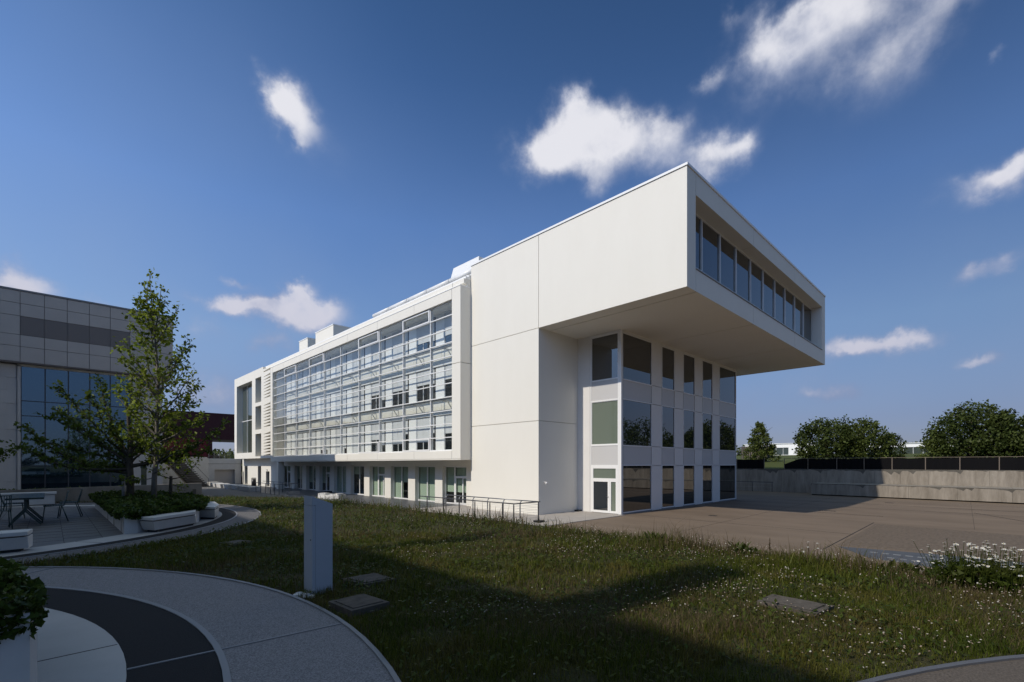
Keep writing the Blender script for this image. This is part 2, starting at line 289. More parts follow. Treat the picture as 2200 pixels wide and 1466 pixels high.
# ------------------------------------------------------------------ mesh helpers
ORG = {}
def props(o, label=None, cat=None, group=None, kind=None):
    if label: o['label'] = label
    if cat: o['category'] = cat
    if group: o['group'] = group
    if kind: o['kind'] = kind
    return o
def thing(name, label, cat, loc=(0, 0, 0), rz=0.0, group=None):
    o = bpy.data.objects.new(name, None); col.objects.link(o); o.empty_display_size = 0.2
    o.location = loc; o.rotation_euler = (0, 0, rz); ORG[o] = Vector(loc) if rz == 0 else None
    return props(o, label, cat, group)
class MB:
    def __init__(s): s.v = []; s.f = []; s.sm = []
    def add(s, vs, fs, smooth=False):
        b = len(s.v); s.v += [tuple(v) for v in vs]; s.f += [tuple(b + i for i in f) for f in fs]; s.sm += [smooth] * len(fs); return s
    def box(s, x0, x1, y0, y1, z0, z1):
        return s.add([(x0, y0, z0), (x1, y0, z0), (x1, y1, z0), (x0, y1, z0), (x0, y0, z1), (x1, y0, z1), (x1, y1, z1), (x0, y1, z1)],
                     [(0, 3, 2, 1), (4, 5, 6, 7), (0, 1, 5, 4), (1, 2, 6, 5), (2, 3, 7, 6), (3, 0, 4, 7)])
    def hexa(s, bot, top):
        n = len(bot)
        return s.add(list(bot) + list(top), [tuple(range(n))[::-1], tuple(range(n, 2 * n))] + [(i, (i + 1) % n, n + (i + 1) % n, n + i) for i in range(n)])
    def prism(s, poly, z0, z1):
        return s.hexa([(x, y, z0) for x, y in poly], [(x, y, z1) for x, y in poly])
    def tube(s, pts, r, n=8, caps=True):
        pts = [Vector(p) for p in pts]; rs = r if isinstance(r, (list, tuple)) else [r] * len(pts)
        vs = []; up = None
        for i, p in enumerate(pts):
            d = (pts[min(i + 1, len(pts) - 1)] - pts[max(i - 1, 0)]).normalized()
            if up is None:
                up = Vector((0, 0, 1)) if abs(d.z) < 0.9 else Vector((1, 0, 0))
            a = d.cross(up).normalized(); b = a.cross(d).normalized(); up = b
            for k in range(n):
                t = 2 * math.pi * k / n; vs.append(p + (a * math.cos(t) + b * math.sin(t)) * rs[i])
        fs = [(i * n + k, i * n + (k + 1) % n, (i + 1) * n + (k + 1) % n, (i + 1) * n + k) for i in range(len(pts) - 1) for k in range(n)]
        s.add(vs, fs, True)
        if caps:
            b = len(s.v) - len(vs); s.f.append(tuple(b + k for k in range(n))[::-1]); s.f.append(tuple(b + len(vs) - n + k for k in range(n))); s.sm += [False, False]
        return s
    def beam(s, p, q, w, h):
        p, q = Vector(p), Vector(q); d = (q - p).normalized(); up = Vector((0, 0, 1)) if abs(d.z) < 0.95 else Vector((0, 1, 0))
        a = d.cross(up).normalized() * (w / 2); b = a.cross(d).normalized() * (h / 2)
        return s.add([p - a - b, p + a - b, p + a + b, p - a + b, q - a - b, q + a - b, q + a + b, q - a + b],
                     [(0, 3, 2, 1), (4, 5, 6, 7), (0, 1, 5, 4), (1, 2, 6, 5), (2, 3, 7, 6), (3, 0, 4, 7)])
    def ring(s, c, r0, r1, z0, z1, a0=0, a1=360, n=120):
        closed = abs(a1 - a0) >= 359.9; m_ = n if closed else n + 1; vs = []
        for i in range(m_):
            t = R(a0 + (a1 - a0) * i / n); ct, st = math.cos(t), math.sin(t)
            vs += [(c[0] + r0 * ct, c[1] + r0 * st, z0), (c[0] + r1 * ct, c[1] + r1 * st, z0), (c[0] + r1 * ct, c[1] + r1 * st, z1), (c[0] + r0 * ct, c[1] + r0 * st, z1)]
        fs = []
        for i in range(n):
            a = 4 * i; b = 4 * ((i + 1) % m_)
            fs += [(a + 3, a + 2, b + 2, b + 3), (a + 1, b + 1, b + 2, a + 2), (a, a + 3, b + 3, b), (a, b, b + 1, a + 1)]
        return s.add(vs, fs)
    def wall(s, axis, d0, d1, a0, a1, z0, z1, holes):
        """wall in plane X=const ('x') or Y=const ('y') between depths d0<d1, spanning a0..a1, z0..z1, with rectangular holes (a,b,za,zb)"""
        A = sorted(set([a0, a1] + [min(max(h[i], a0), a1) for h in holes for i in (0, 1)])); Z = sorted(set([z0, z1] + [min(max(h[i], z0), z1) for h in holes for i in (2, 3)]))
        na, nz = len(A) - 1, len(Z) - 1
        def solid(i, j):
            if i < 0 or j < 0 or i >= na or j >= nz: return False
            ca, cz = (A[i] + A[i + 1]) / 2, (Z[j] + Z[j + 1]) / 2
            return not any(h[0] < ca < h[1] and h[2] < cz < h[3] for h in holes)
        def P(d, a, z): return (d, a, z) if axis == 'x' else (a, d, z)
        for i in range(na):
            for j in range(nz):
                if not solid(i, j): continue
                a, b, c, e = A[i], A[i + 1], Z[j], Z[j + 1]
                s.add([P(d0, a, c), P(d0, b, c), P(d0, b, e), P(d0, a, e)], [(3, 2, 1, 0)] if axis == 'x' else [(0, 1, 2, 3)])
                s.add([P(d1, a, c), P(d1, b, c), P(d1, b, e), P(d1, a, e)], [(0, 1, 2, 3)] if axis == 'x' else [(3, 2, 1, 0)])
                if not solid(i - 1, j): s.add([P(d0, a, c), P(d1, a, c), P(d1, a, e), P(d0, a, e)], [(0, 1, 2, 3)])
                if not solid(i + 1, j): s.add([P(d0, b, c), P(d1, b, c), P(d1, b, e), P(d0, b, e)], [(3, 2, 1, 0)])
                if not solid(i, j - 1): s.add([P(d0, a, c), P(d1, a, c), P(d1, b, c), P(d0, b, c)], [(0, 3, 2, 1)])
                if not solid(i, j + 1): s.add([P(d0, a, e), P(d1, a, e), P(d1, b, e), P(d0, b, e)], [(0, 1, 2, 3)])
        return s
    def build(s, name, m_, parent=None, bevel=0.0):
        me = bpy.data.meshes.new(name); o = ORG.get(parent) if parent else None
        vs = [(x - o.x, y - o.y, z - o.z) for x, y, z in s.v] if o is not None else s.v
        me.from_pydata(vs, [], s.f); me.polygons.foreach_set('use_smooth', s.sm); me.materials.append(MATS[m_]); me.update()
        ob = bpy.data.objects.new(name, me); col.objects.link(ob); ob.parent = parent
        ORG[ob] = o if parent else Vector((0, 0, 0))
        if bevel:
            b = ob.modifiers.new('bevel', 'BEVEL'); b.width = bevel; b.segments = 2; b.limit_method = 'ANGLE'
        return ob
def bx(*a): return MB().box(*a)
def struct(name, mb, m_): return props(mb.build(name, m_), kind='structure')
def copy_tree(o, parent=None):
    c = o.copy(); col.objects.link(c)
    if parent: c.parent = parent
    for ch in list(o.children): copy_tree(ch, c)
    return c
def npmesh(name, V, F, m_, parent=None, org=None):
    """V (n,3) array, F (m,k) array"""
    if org is not None: V = V - np.array(org)
    me = bpy.data.meshes.new(name); me.vertices.add(len(V)); me.vertices.foreach_set('co', V.astype(np.float32).ravel())
    k = F.shape[1]; me.loops.add(F.size); me.loops.foreach_set('vertex_index', F.astype(np.int32).ravel())
    me.polygons.add(len(F)); me.polygons.foreach_set('loop_start', np.arange(0, F.size, k, dtype=np.int32)); me.polygons.foreach_set('loop_total', np.full(len(F), k, dtype=np.int32))
    me.materials.append(MATS[m_]); me.update(calc_edges=True)
    ob = bpy.data.objects.new(name, me); col.objects.link(ob); ob.parent = parent; return ob

# ================================================================== GROUND
struct('ground', bx(-3000, 3000, -3000, 3000, -0.6, -0.10), 'soil')
struct('plaza', bx(-11.4, 36.6, -60, 40, -0.4, -0.030), 'plaza_concrete')
struct('apron_paving', bx(-4.6, 3.70, -3.55, 8.6, -0.3, 0.0), 'apron')
struct('terrace_paving', bx(-4.6, 2.6, 8.62, 62, -0.3, -0.002), 'terrace_paving')
struct('road', MB().prism([(-60, 8.6), (-4.62, 8.6), (-4.62, 90), (-60, 90)], -0.3, -0.012), 'road_grey')
struct('plaza_patch', MB().prism([(0.45, -14.75), (9.4, -14.6), (8.6, -24), (1.4, -24), (1.0, -17.6)], -0.2, -0.025), 'plaza_patch')
struct('drain_strip', MB().prism([(0.11, -14.87), (0.62, -17.6), (1.1, -24), (-2.9, -24), (-2.18, -17.8), (-1.76, -16.1)], -0.2, -0.018), 'strip_blue')
dm = MB()
for k in range(26):
    y = -15.9 - k * 0.31; dm.box(-0.55, -0.40, y - 0.2, y, -0.06, -0.012); dm.box(-1.35 - k * 0.012, -1.22 - k * 0.012, y - 0.75, y - 0.55, -0.06, -0.012)
struct('strip_markings', dm, 'mark_white')
jm = MB()
jm.beam((-0.9, -14.62, -0.027), (9.9, -14.45, -0.027), 0.035, 0.01).beam((12, -22, -0.027), (20.5, -17.9, -0.027), 0.05, 0.01)
jm.beam((14.5, -3.6, -0.027), (13.9, -14.3, -0.027), 0.02, 0.01).beam((24.0, -4, -0.027), (23.4, -24, -0.027), 0.02, 0.01)
for x_, y_, x2_, y2_ in ((4.5, -3.6, 4.2, -14.6), (20.0, -3.3, 19.6, -24), (28.5, 3, 28.0, -24), (-2.5, -9.0, 31.5, -8.4), (10, -18.2, 31.8, -17.4)): jm.beam((x_, y_, -0.028), (x2_, y2_, -0.028), 0.012, 0.006)
struct('plaza_joints', jm, 'dark_line')
for x_, y_, w_, l_ in ((15.5, -11.6, 0.4, 0.9), (26.5, -13.2, 0.35, 0.5), (7.2, -7.4, 0.3, 0.4)):
    T_ = MB()
    for k in range(6): T_.box(x_ + k * w_ / 6, x_ + k * w_ / 6 + w_ / 12, y_, y_ + l_, -0.05, -0.024)
    T_.box(x_ - 0.03, x_ + w_ + 0.03, y_ - 0.03, y_ + l_ + 0.03, -0.05, -0.027)
    props(T_.build('plaza_drain', 'dark_line'), {15.5: 'dark slotted drain in the middle of the plaza', 26.5: 'dark slotted drain near the retaining wall', 7.2: 'small dark drain nearest the glazed corner'}[x_], 'drain', 'drains in the plaza')
# raised garden plateau
PLAT = [(-60, -60), (-11.45, -60), (-11.45, 0.0), (-11.9, 3.2), (-12.7, 5.8), (-14.2, 7.6), (-15.4, 8.25), (-60, 8.25)]
ZG = 1.4
struct('lawn', MB().prism(PLAT, -0.3, ZG - 0.02), 'soil')
C1 = (-25.7, -13.82); C2 = (-24.2, 0.1); C3 = (-19.8, -26.4)
struct('path_white_disc', MB().ring(C1, 0.0, 5.46, ZG - 0.2, ZG), 'white_paving')
struct('path_black_band', MB().ring(C1, 5.462, 6.05, ZG - 0.2, ZG - 0.004), 'asphalt_black')
struct('path_gravel_band', MB().ring(C1, 6.10, 7.14, ZG - 0.2, ZG - 0.006), 'gravel_resin')
eg = MB().ring(C1, 6.05, 6.10, ZG - 0.2, ZG + 0.004).ring(C1, 7.14, 7.18, ZG - 0.2, ZG + 0.012)
t0 = -11.5
for c, ra, rb, ts in ((C1, 5.462, 6.05, (-4.5, 45.0, 95, -54)), (C1, 6.10, 7.14, (-4.5, 45.0, 95, -54))):
    for t in ts:
        ct, st = math.cos(R(t)), math.sin(R(t))
        eg.beam((c[0] + ra * ct, c[1] + ra * st, ZG - 0.01), (c[0] + rb * ct, c[1] + rb * st, ZG - 0.01), 0.022, 0.026)
for r_, rr in ((8.05, 8.09), (8.72, 8.76)): eg.ring(C2, r_, rr, ZG - 0.2, ZG + 0.006)
struct('path_edging_right', MB().ring(C3, 8.742, 8.79, ZG - 0.2, ZG + 0.012), 'edge_dark')
struct('path_edging', eg, 'steel_edge')
struct('patio_paving', MB().ring(C2, 0.0, 6.95, ZG - 0.2, ZG - 0.006), 'patio_paving')
struct('path_white_ring', MB().ring(C2, 6.952, 7.66, ZG - 0.2, ZG), 'white_paving')
struct('path_black_ring', MB().ring(C2, 7.662, 8.05, ZG - 0.2, ZG - 0.004), 'asphalt_black')
mat('gravel_shaded', (0.20, 0.195, 0.20), 0.9, 0.25, noise=(95, (0.08, 0.078, 0.082), 0.37, 0.63), bump=(140, 0.9, 0.006))  # path gravel copied darker: shade on this ring is painted into its colour
struct('path_gravel_ring', MB().ring(C2, 8.09, 8.72, ZG - 0.2, ZG - 0.006), 'gravel_shaded')
struct('path_near_right', MB().ring(C3, 4.0, 8.74, ZG - 0.2, ZG - 0.004), 'path_brown')
# paving joints on the discs
pj = MB()
for t in (-26.5, 3, 32, 60, 88):
    ct, st = math.cos(R(t)), math.sin(R(t)); pj.beam((C1[0] + 1.0 * ct, C1[1] + 1.0 * st, ZG), (C1[0] + 5.45 * ct, C1[1] + 5.45 * st, ZG), 0.008, 0.006)
for t in range(-80, 100, 12):
    ct, st = math.cos(R(t)), math.sin(R(t)); pj.beam((C2[0] + 6.96 * ct, C2[1] + 6.96 * st, ZG), (C2[0] + 7.65 * ct, C2[1] + 7.65 * st, ZG), 0.010, 0.006)
for i in range(-10, 12):
    x = C2[0] + i * 0.62; h = math.sqrt(max(0, 6.9 ** 2 - (i * 0.62) ** 2))
    if h > 0.5: pj.beam((x, C2[1] - h, ZG - 0.006), (x, C2[1] + h, ZG - 0.006), 0.008, 0.006)
    for j in range(-10, 12):
        yy = C2[1] + j * 0.62 + (0.31 if i % 2 else 0)
        if math.hypot(i * 0.62 + 0.6, yy - C2[1]) < 6.7 and math.hypot(i * 0.62, yy - C2[1]) < 6.7: pj.beam((x, yy, ZG - 0.006), (x + 0.62, yy, ZG - 0.006), 0.008, 0.006)
struct('paving_joints', pj, 'dark_line')
# upper field behind the retaining wall, rising away
xs = [36.95, 40, 50, 70, 110, 170, 400, 3000]; zs_ = [2.42, 2.55, 3.35, 4.0, 5.25, 6.3, 6.5, 6.5]
fm = MB()
for i in range(len(xs) - 1):
    fm.add([(xs[i], -2500, zs_[i]), (xs[i + 1], -2500, zs_[i + 1]), (xs[i + 1], 2500, zs_[i + 1]), (xs[i], 2500, zs_[i])], [(0, 1, 2, 3)])
struct('field', fm, 'field')
struct('upper_terrace_ground', bx(-60, 30, 62.4, 118, 3.0, 3.86), 'road_grey')

# ================================================================== MAIN BUILDING
B = thing('white_building', 'long white modern building with a cantilevered top box, seen corner on behind the lawn', 'building', (0, 0, 0))
ZS, ZT, ZJ = 11.07, 16.55, 5.586
XF, YE, YW, XG, YG, XH = 24.39, -9.12, 6.27, 3.73, -3.255, 21.48
g = 0.018
# cantilever box
core = MB()
core.box(0.06, XF - 0.02, YE + 0.06, YW, ZS + 0.06, 12.06).box(0.06, XF - 0.02, YE + 0.06, YW, 15.60, ZT)
core.box(0.06, 0.86, YE + 0.06, YW, 12.06, 15.60).box(23.52, XF - 0.02, YE + 0.06, YW, 12.06, 15.60).box(0.86, 23.52, -8.0, YW, 12.06, 15.60)
core.build('cantilever_core', 'render_white', B)
sk = MB()
sk.box(0, 0.06, YE, -g, ZS, ZT).box(0, 0.06, g, YW, ZS + g, ZT).box(0, 0.06, 0.0, YW, ZJ + g, ZS - g).box(0, 0.06, 0.0, YW, 0.0, ZJ - g)
sk.build('west_wall_panels', 'render_white', B)
sf = MB()
sf.box(0.06, 0.9 - g, YE, YE + 0.06, ZS, ZT)
for a, b in ((0.9, 8.35), (8.35, 16.23), (16.23, 23.5)):
    sf.box(a + g, b - (g if b < 23 else -0.0), YE, YE + 0.06, 15.57, ZT); sf.box(a + g, b - (g if b < 23 else 0), YE, YE + 0.06, ZS, 12.09)
sf.box(23.5, XF, YE, YE + 0.06, ZS, ZT)
sf.build('south_face_panels', 'render_white', B)
sb = MB()
for a, b in ((0.06, 0.97), (1.03, 8.35), (8.41, 16.2), (16.26, XF)): sb.box(a, b, YE + 0.06, YW - 0.02, ZS, ZS + 0.06)
sb.build('soffit_panels', 'render_white', B)
lg = MB(); lg.box(0.88, 0.90, YE + 0.06, -8.38, 12.09, 15.57).box(23.5, 23.52, YE + 0.06, -8.38, 12.09, 15.57)
for a, b in ((0.9, 8.35), (8.38, 16.23), (16.26, 23.5)): lg.box(a, b, YE + 0.06, -8.38, 15.57, 15.60)
lg.box(0.9, 23.5, YE + 0.06, -8.38, 12.06, 12.09)
lg.build('loggia_lining', 'render_white', B)
mu = [3.16, 5.43, 7.68, 9.96, 12.18, 14.46, 16.65, 18.91, 21.18]
edges = [0.92] + mu + [23.48]
bandw = MB().box(0.92, 23.48, -8.40, -8.32, 12.10, 12.19).box(0.92, 23.48, -8.40, -8.32, 15.50, 15.56)
bandw.build('loggia_window_rails', 'metal_white', B)
sill = MB().box(0.9, 23.5, YE - 0.05, YE + 0.3, 12.12, 12.16); sill.build('loggia_sill', 'walkway_metal', B)
for a, b in zip(edges[:-1], edges[1:]):
    p = bx(a, b, -8.34, -8.30, 12.19, 15.50).build('loggia_pane', 'glass_dark', B)
for a in mu: bx(a - 0.035, a + 0.035, -8.42, -8.34, 12.19, 15.50).build('mullion', 'metal_white', B)
cp = MB().box(-0.05, XF + 0.05, YE - 0.05, YE + 0.35, ZT + 0.02, ZT + 0.13).box(-0.05, 0.35, YE + 0.35, YW + 0.02, ZT + 0.02, ZT + 0.13).box(XF - 0.3, XF + 0.05, YE + 0.35, YW, ZT + 0.02, ZT + 0.13)
cp.build('coping', 'coping', B)
for x in (8.9, 14.6, 19.6): MB().box(x, x + 0.5, YE + 0.5, YE + 0.9, ZT, ZT + 0.36).build('roof_vent', 'walkway_metal', B)
# lower body
lb = MB()
lb.box(0.06, XH, YW - 0.06 if False else 0.06, YW, 0.0, ZS); lb.box(XG + 0.25, XH - 0.2, YG + 0.25, 0.06, 0.0, ZS)
lb.build('body', 'render_white', B)
MB().box(0.06, XG, 0.0, 0.06, 0, ZJ - g).box(0.06, XG, 0.0, 0.06, ZJ + g, ZS).build('recess_wall_panels', 'render_white', B)
# left (west) face of the glazed volume
wl = MB()
wl.box(XG, XG + 0.2, -0.97, 0.0, 0.0, ZS)
wl.build('west_pier', 'panel_pale', B)
fr = MB()
for y0, y1 in ((-1.07, -0.99), (-3.10, -3.02)): fr.box(XG + 0.005, XG + 0.18, y0, y1, 0.0, ZS)
for z0, z1 in ((8.16, 8.22), (6.88, 6.96), (4.14, 4.22), (2.88, 2.95), (10.92, 11.06)): fr.box(XG + 0.005, XG + 0.18, -3.02, -1.07, z0, z1)
fr.box(XG, XG + 0.14, -3.255, -3.13, 0.0, ZS).box(XG + 0.02, XG + 0.2, -3.13, -3.10, 0.0, ZS)
fr.box(XG + 0.14, XG + 0.20, YG, YG + 0.12, 0.0, ZS)
fr.build('corner_frame', 'metal_white', B)
for z0, z1 in ((6.96, 8.16), (2.95, 4.14)): bx(XG + 0.03, XG + 0.1, -3.02, -1.07, z0, z1).build('spandrel_panel', 'panel_grey', B)
for z0, z1 in ((8.22, 10.92), (4.22, 6.88)):
    w = MB().wall('x', XG + 0.03, XG + 0.12, -3.02, -1.07, z0, z1, [(-2.99, -1.10, z0 + 0.03, z1 - 0.03)]).build('window', 'metal_white', B)
    bx(XG + 0.07, XG + 0.10, -2.99, -1.10, z0 + 0.03, z1 - 0.03).build('pane', 'glass_pale' if z0 < 5 else 'glass_dark', w)
dr = MB().wall('x', XG + 0.0, XG + 0.12, -3.02, -1.07, 0.02, 2.88, [(-2.87, -1.22, 2.14, 2.74), (-2.30, -1.24, 0.16, 1.93), (-2.87, -2.53, 0.16, 1.93)])
dr.box(XG - 0.012, XG + 0.0, -2.43, -2.40, 0.05, 2.04)
dr = dr.build('door', 'metal_white', B)
bx(XG + 0.05, XG + 0.08, -2.87, -1.22, 2.14, 2.74).build('pane', 'glass_pale', dr)
bx(XG + 0.05, XG + 0.08, -2.30, -1.24, 0.16, 1.93).build('pane', 'glass_dark', dr)
bx(XG + 0.05, XG + 0.08, -2.87, -2.53, 0.16, 1.93).build('pane', 'glass_pale', dr)
MB().tube([(XG - 0.005, -2.36, 1.02), (XG - 0.06, -2.36, 1.02), (XG - 0.06, -2.22, 1.02)], 0.012, 6).build('door_handle', 'steel', dr)
# south face of the glazed volume
cols_ = [(3.95, 7.28), (8.69, 10.39), (11.79, 13.53), (14.91, 16.65), (18.06, 21.36)]
gaps = [(XG + 0.20, 3.90), (7.34, 8.63), (10.45, 11.73), (13.59, 14.85), (16.71, 18.0), (21.41, XH)]
for i, (a, b) in enumerate(gaps):
    mm = MB()
    for z0, z1 in ((0.0, 2.90), (2.93, 4.14), (4.17, 6.90), (6.93, 8.12), (8.15, ZS)): mm.box(a, b, YG + (0.02 if 0 < i < 5 else 0.0), YG + 0.2, z0, z1)
    mm.build('pier_cladding', 'panel_pale' if 0 < i < 5 else 'metal_white', B)
for a, b in cols_:
    for z0, z1 in ((2.96, 4.11), (6.95, 8.09)): bx(a + 0.02, b - 0.02, YG + 0.04, YG + 0.10, z0, z1).build('spandrel_panel', 'panel_grey', B)
    bx(a - 0.05, b + 0.05, YG + 0.01, YG + 0.2, 10.93, ZS).build('head_panel', 'panel_pale', B)
    for z0, z1 in ((0.06, 2.96), (4.11, 6.95), (8.09, 10.93)):
        w = MB().wall('y', YG, YG + 0.14, a - 0.05, b + 0.05, z0, z1, [(a, b, z0 + 0.06, z1 - 0.05)]).build('window', 'metal_white', B)
        bx(a, b, YG + 0.05, YG + 0.08, z0 + 0.06, z1 - 0.05).build('pane', 'glass_dark', w)
    MB().box(a - 0.05, b + 0.05, YG - 0.01, YG + 0.2, -0.03, 0.06).build('plinth', 'steel_edge', B)
bx(XH - 0.2, XH, YG + 0.2, YW, 0.0, ZS).build('east_wall', 'panel_pale', B)
# security camera and box on the walls
sc_ = MB().tube([(0.35, -0.25, 1.86), (0.52, -0.22, 1.92)], 0.045, 8).beam((0.44, -0.01, 1.95), (0.44, -0.24, 1.93), 0.03, 0.03); sc_.build('security_camera', 'metal_white', B)
MB().box(3.35, 3.72, -0.35, -0.03, 0.0, 0.09).build('door_stop', 'black_plastic', B)

# ---- long wing
wc = MB()
wc.box(0.62, 15, 6.30, 60.8, 3.385, 15.28).box(2.6, 15, 6.30, 60.8, 0.0, 3.385)
wc.build('wing_body', 'inner_white', B)
MB().box(-0.90, 2.6, 6.29, 44.6, 3.30, 3.385).build('wing_soffit', 'render_white', B)
OP = [(7.9, 10.82, 'd'), (11.8, 14.62, 'w'), (15.68, 18.52, 'w'), (19.59, 22.43, 'd'), (23.49, 26.34, 'w'), (27.36, 30.25, 'w'), (31.21, 34.06, 'd'), (35.09, 37.85, 'w'), (39.1, 41.57, 'w'), (42.94, 46.03, 'd')]
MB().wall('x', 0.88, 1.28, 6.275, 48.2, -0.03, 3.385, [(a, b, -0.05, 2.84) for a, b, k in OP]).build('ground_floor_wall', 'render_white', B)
bld = [(0.9, 0.9), (0.05, 0.05), (0.05, 1.45), (0.05, 0.05), (2.0, 2.84), (0.05, 0.05), (0.9, 1.6), (0.9, 1.4), (1.2, 2.0), (2.0, 1.8)]
for (a, b, k), (bl, br) in zip(OP, bld):
    mid = a + (b - a) * (0.60 if k == 'd' else 0.52)
    fm_ = MB()
    holes = [(mid + 0.05, b - 0.05, 0.10, 2.78)]
    if k == 'w': holes.append((a + 0.05, mid - 0.05, 0.10, 2.78))
    else:
        md = a + (mid - a) * 0.42
        holes += [(a + 0.06, mid - 0.08, 2.12, 2.76), (md + 0.07, mid - 0.16, 0.14, 1.96), (a + 0.12, md - 0.03, 0.14, 1.96)]
    fm_.wall('x', 1.16, 1.25, a, b, 0.0, 2.84, holes)
    w = fm_.build('window_door' if k == 'd' else 'window', 'metal_white', B)
    for h in holes: bx(1.20, 1.215, h[0], h[1], h[2], h[3]).build('pane', 'glass_tint', w)
    if bl < 2.8: bx(1.34, 1.36, mid + 0.03, b + 0.15, bl, 2.84).build('blind', 'blind_pale', w)
    if br < 2.8: bx(1.34, 1.36, a - 0.15, mid - 0.03, br, 2.84).build('blind', 'blind_pale', w)
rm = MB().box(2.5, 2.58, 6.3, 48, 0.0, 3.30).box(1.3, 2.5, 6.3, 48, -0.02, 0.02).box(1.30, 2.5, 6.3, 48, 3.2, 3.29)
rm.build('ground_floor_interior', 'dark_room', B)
# frame of the double skin facade
MY = [10.05, 13.83, 17.59, 21.32, 25.06, 28.87, 32.67, 36.50, 40.16]
fb, ft = 3.385, 15.05
bb = MB(); jts = [7.24, 11.95, 17.6, 23.2, 28.9, 34.6, 40.1, 43.9]
bb.box(-0.923, 0.45, 6.275, 7.22, fb, 9.86).box(-0.923, 0.45, 6.275, 7.22, 9.90, ft)
for a, b in zip(jts[:-1], jts[1:]):
    bb.box(-0.923, 0.45, a + 0.012, b - 0.012, fb, 3.93); bb.box(-0.923, 0.45, a + 0.012, b - 0.012, 14.36, ft)
bb.box(-0.923, 0.45, 43.91, 44.66, fb, 9.86).box(-0.923, 0.45, 43.91, 44.66, 9.90, ft)
bb.build('screen_frame', 'render_white', B)
MB().box(-0.95, 0.5, 6.272, 44.66, ft + 0.005, ft + 0.05).build('frame_flashing', 'coping', B)
XP = -0.68
Y0, Y1 = 7.23, 43.90
ys = [Y0] + MY + [Y1]
for i, (a, b) in enumerate(zip(ys[:-1], ys[1:])):
    bx(XP - 0.008, XP + 0.008, a, b, 3.97, 14.30).build('glass_bay', 'glass_screen', B)
for y in MY: bx(XP - 0.06, XP + 0.16, y - 0.035, y + 0.035, 3.93, 14.36).build('mullion', 'metal_white', B)
RZ = [13.38, 12.43, 11.49, 10.54, 9.60, 8.66, 7.71, 6.77, 5.83, 4.89]
for z in RZ: bx(XP - 0.10, XP - 0.01, Y0, Y1, z - 0.03, z + 0.03).build('transom', 'metal_white', B)
MB().box(XP - 0.09, XP + 0.1, Y0, Y1, 3.93, 4.02).box(XP - 0.05, XP + 0.1, Y0, Y1, 14.27, 14.36).build('screen_rails', 'metal_white', B)
for i in (1, 3, 6, 8):
    a, b = ys[i] + 0.04, ys[i + 1] - 0.04
    for z0, z1 in ((13.40, 14.30), (4.0, 4.92)):
        MB().wall('x', XP - 0.13, XP - 0.03, a, b, z0, z1, [(a + 0.13, b - 0.13, z0 + 0.09, z1 - 0.09)]).build('opening_light_frame', 'metal_white', B)
for z in (11.36, 7.58):
    wk = bx(XP + 0.06, XP + 0.42, Y0 + 0.03, Y1 - 0.03, z, z + 0.09).build('maintenance_walkway', 'walkway_metal', B)
    for k in range(10):
        y = 8.9 + 3.79 * k
        if y < 43: MB().beam((XP + 0.2, y, z - 0.03), (0.52, y, z - 0.03), 0.07, 0.09).beam((0.0, y, z - 0.06), (0.52, y, z - 0.75), 0.06, 0.07).build('bracket', 'metal_white', wk)
# inner facade
SL = [11.14 + 3.79 * k for k in range(-1, 9)]
LV = [(4.05, 6.72), (8.0, 10.42), (11.95, 14.32)]
hol = []
for s in SL:
    for z0, z1 in LV:
        hol.append((s - 3.02, s - 1.14, z0, z1)); hol.append((s - 3.66, s - 3.10, z0, z1)); hol.append((s - 0.02, s + 0.10, z0, z1))
hol = [(max(a, 6.4), min(b, 43.7), c, d) for a, b, c, d in hol if b > 6.6]
MB().wall('x', 0.46, 0.60, 6.3, 43.95, 3.4, 15.0, hol).build('inner_wall', 'inner_white', B)
for z0, z1 in ((6.74, 7.98), (10.44, 11.93), (14.34, 14.9)):
    p = MB(); y = 6.5
    while y < 43.0:
        p.box(0.43, 0.458, y + 0.012, min(y + 1.262, 43.9) - 0.012, z0 + 0.02, z1 - 0.02); y += 1.262
    p.build('spandrel_cladding', 'cream_panel', B)
for z in (10.40, 6.70, 14.30): bx(0.34, 0.459, 6.35, 43.9, z, z + 0.10).build('head_rail', 'metal_white', B)
for z in (11.88, 7.93, 3.98): bx(0.38, 0.459, 6.35, 43.9, z, z + 0.06).build('sill_rail', 'metal_white', B)
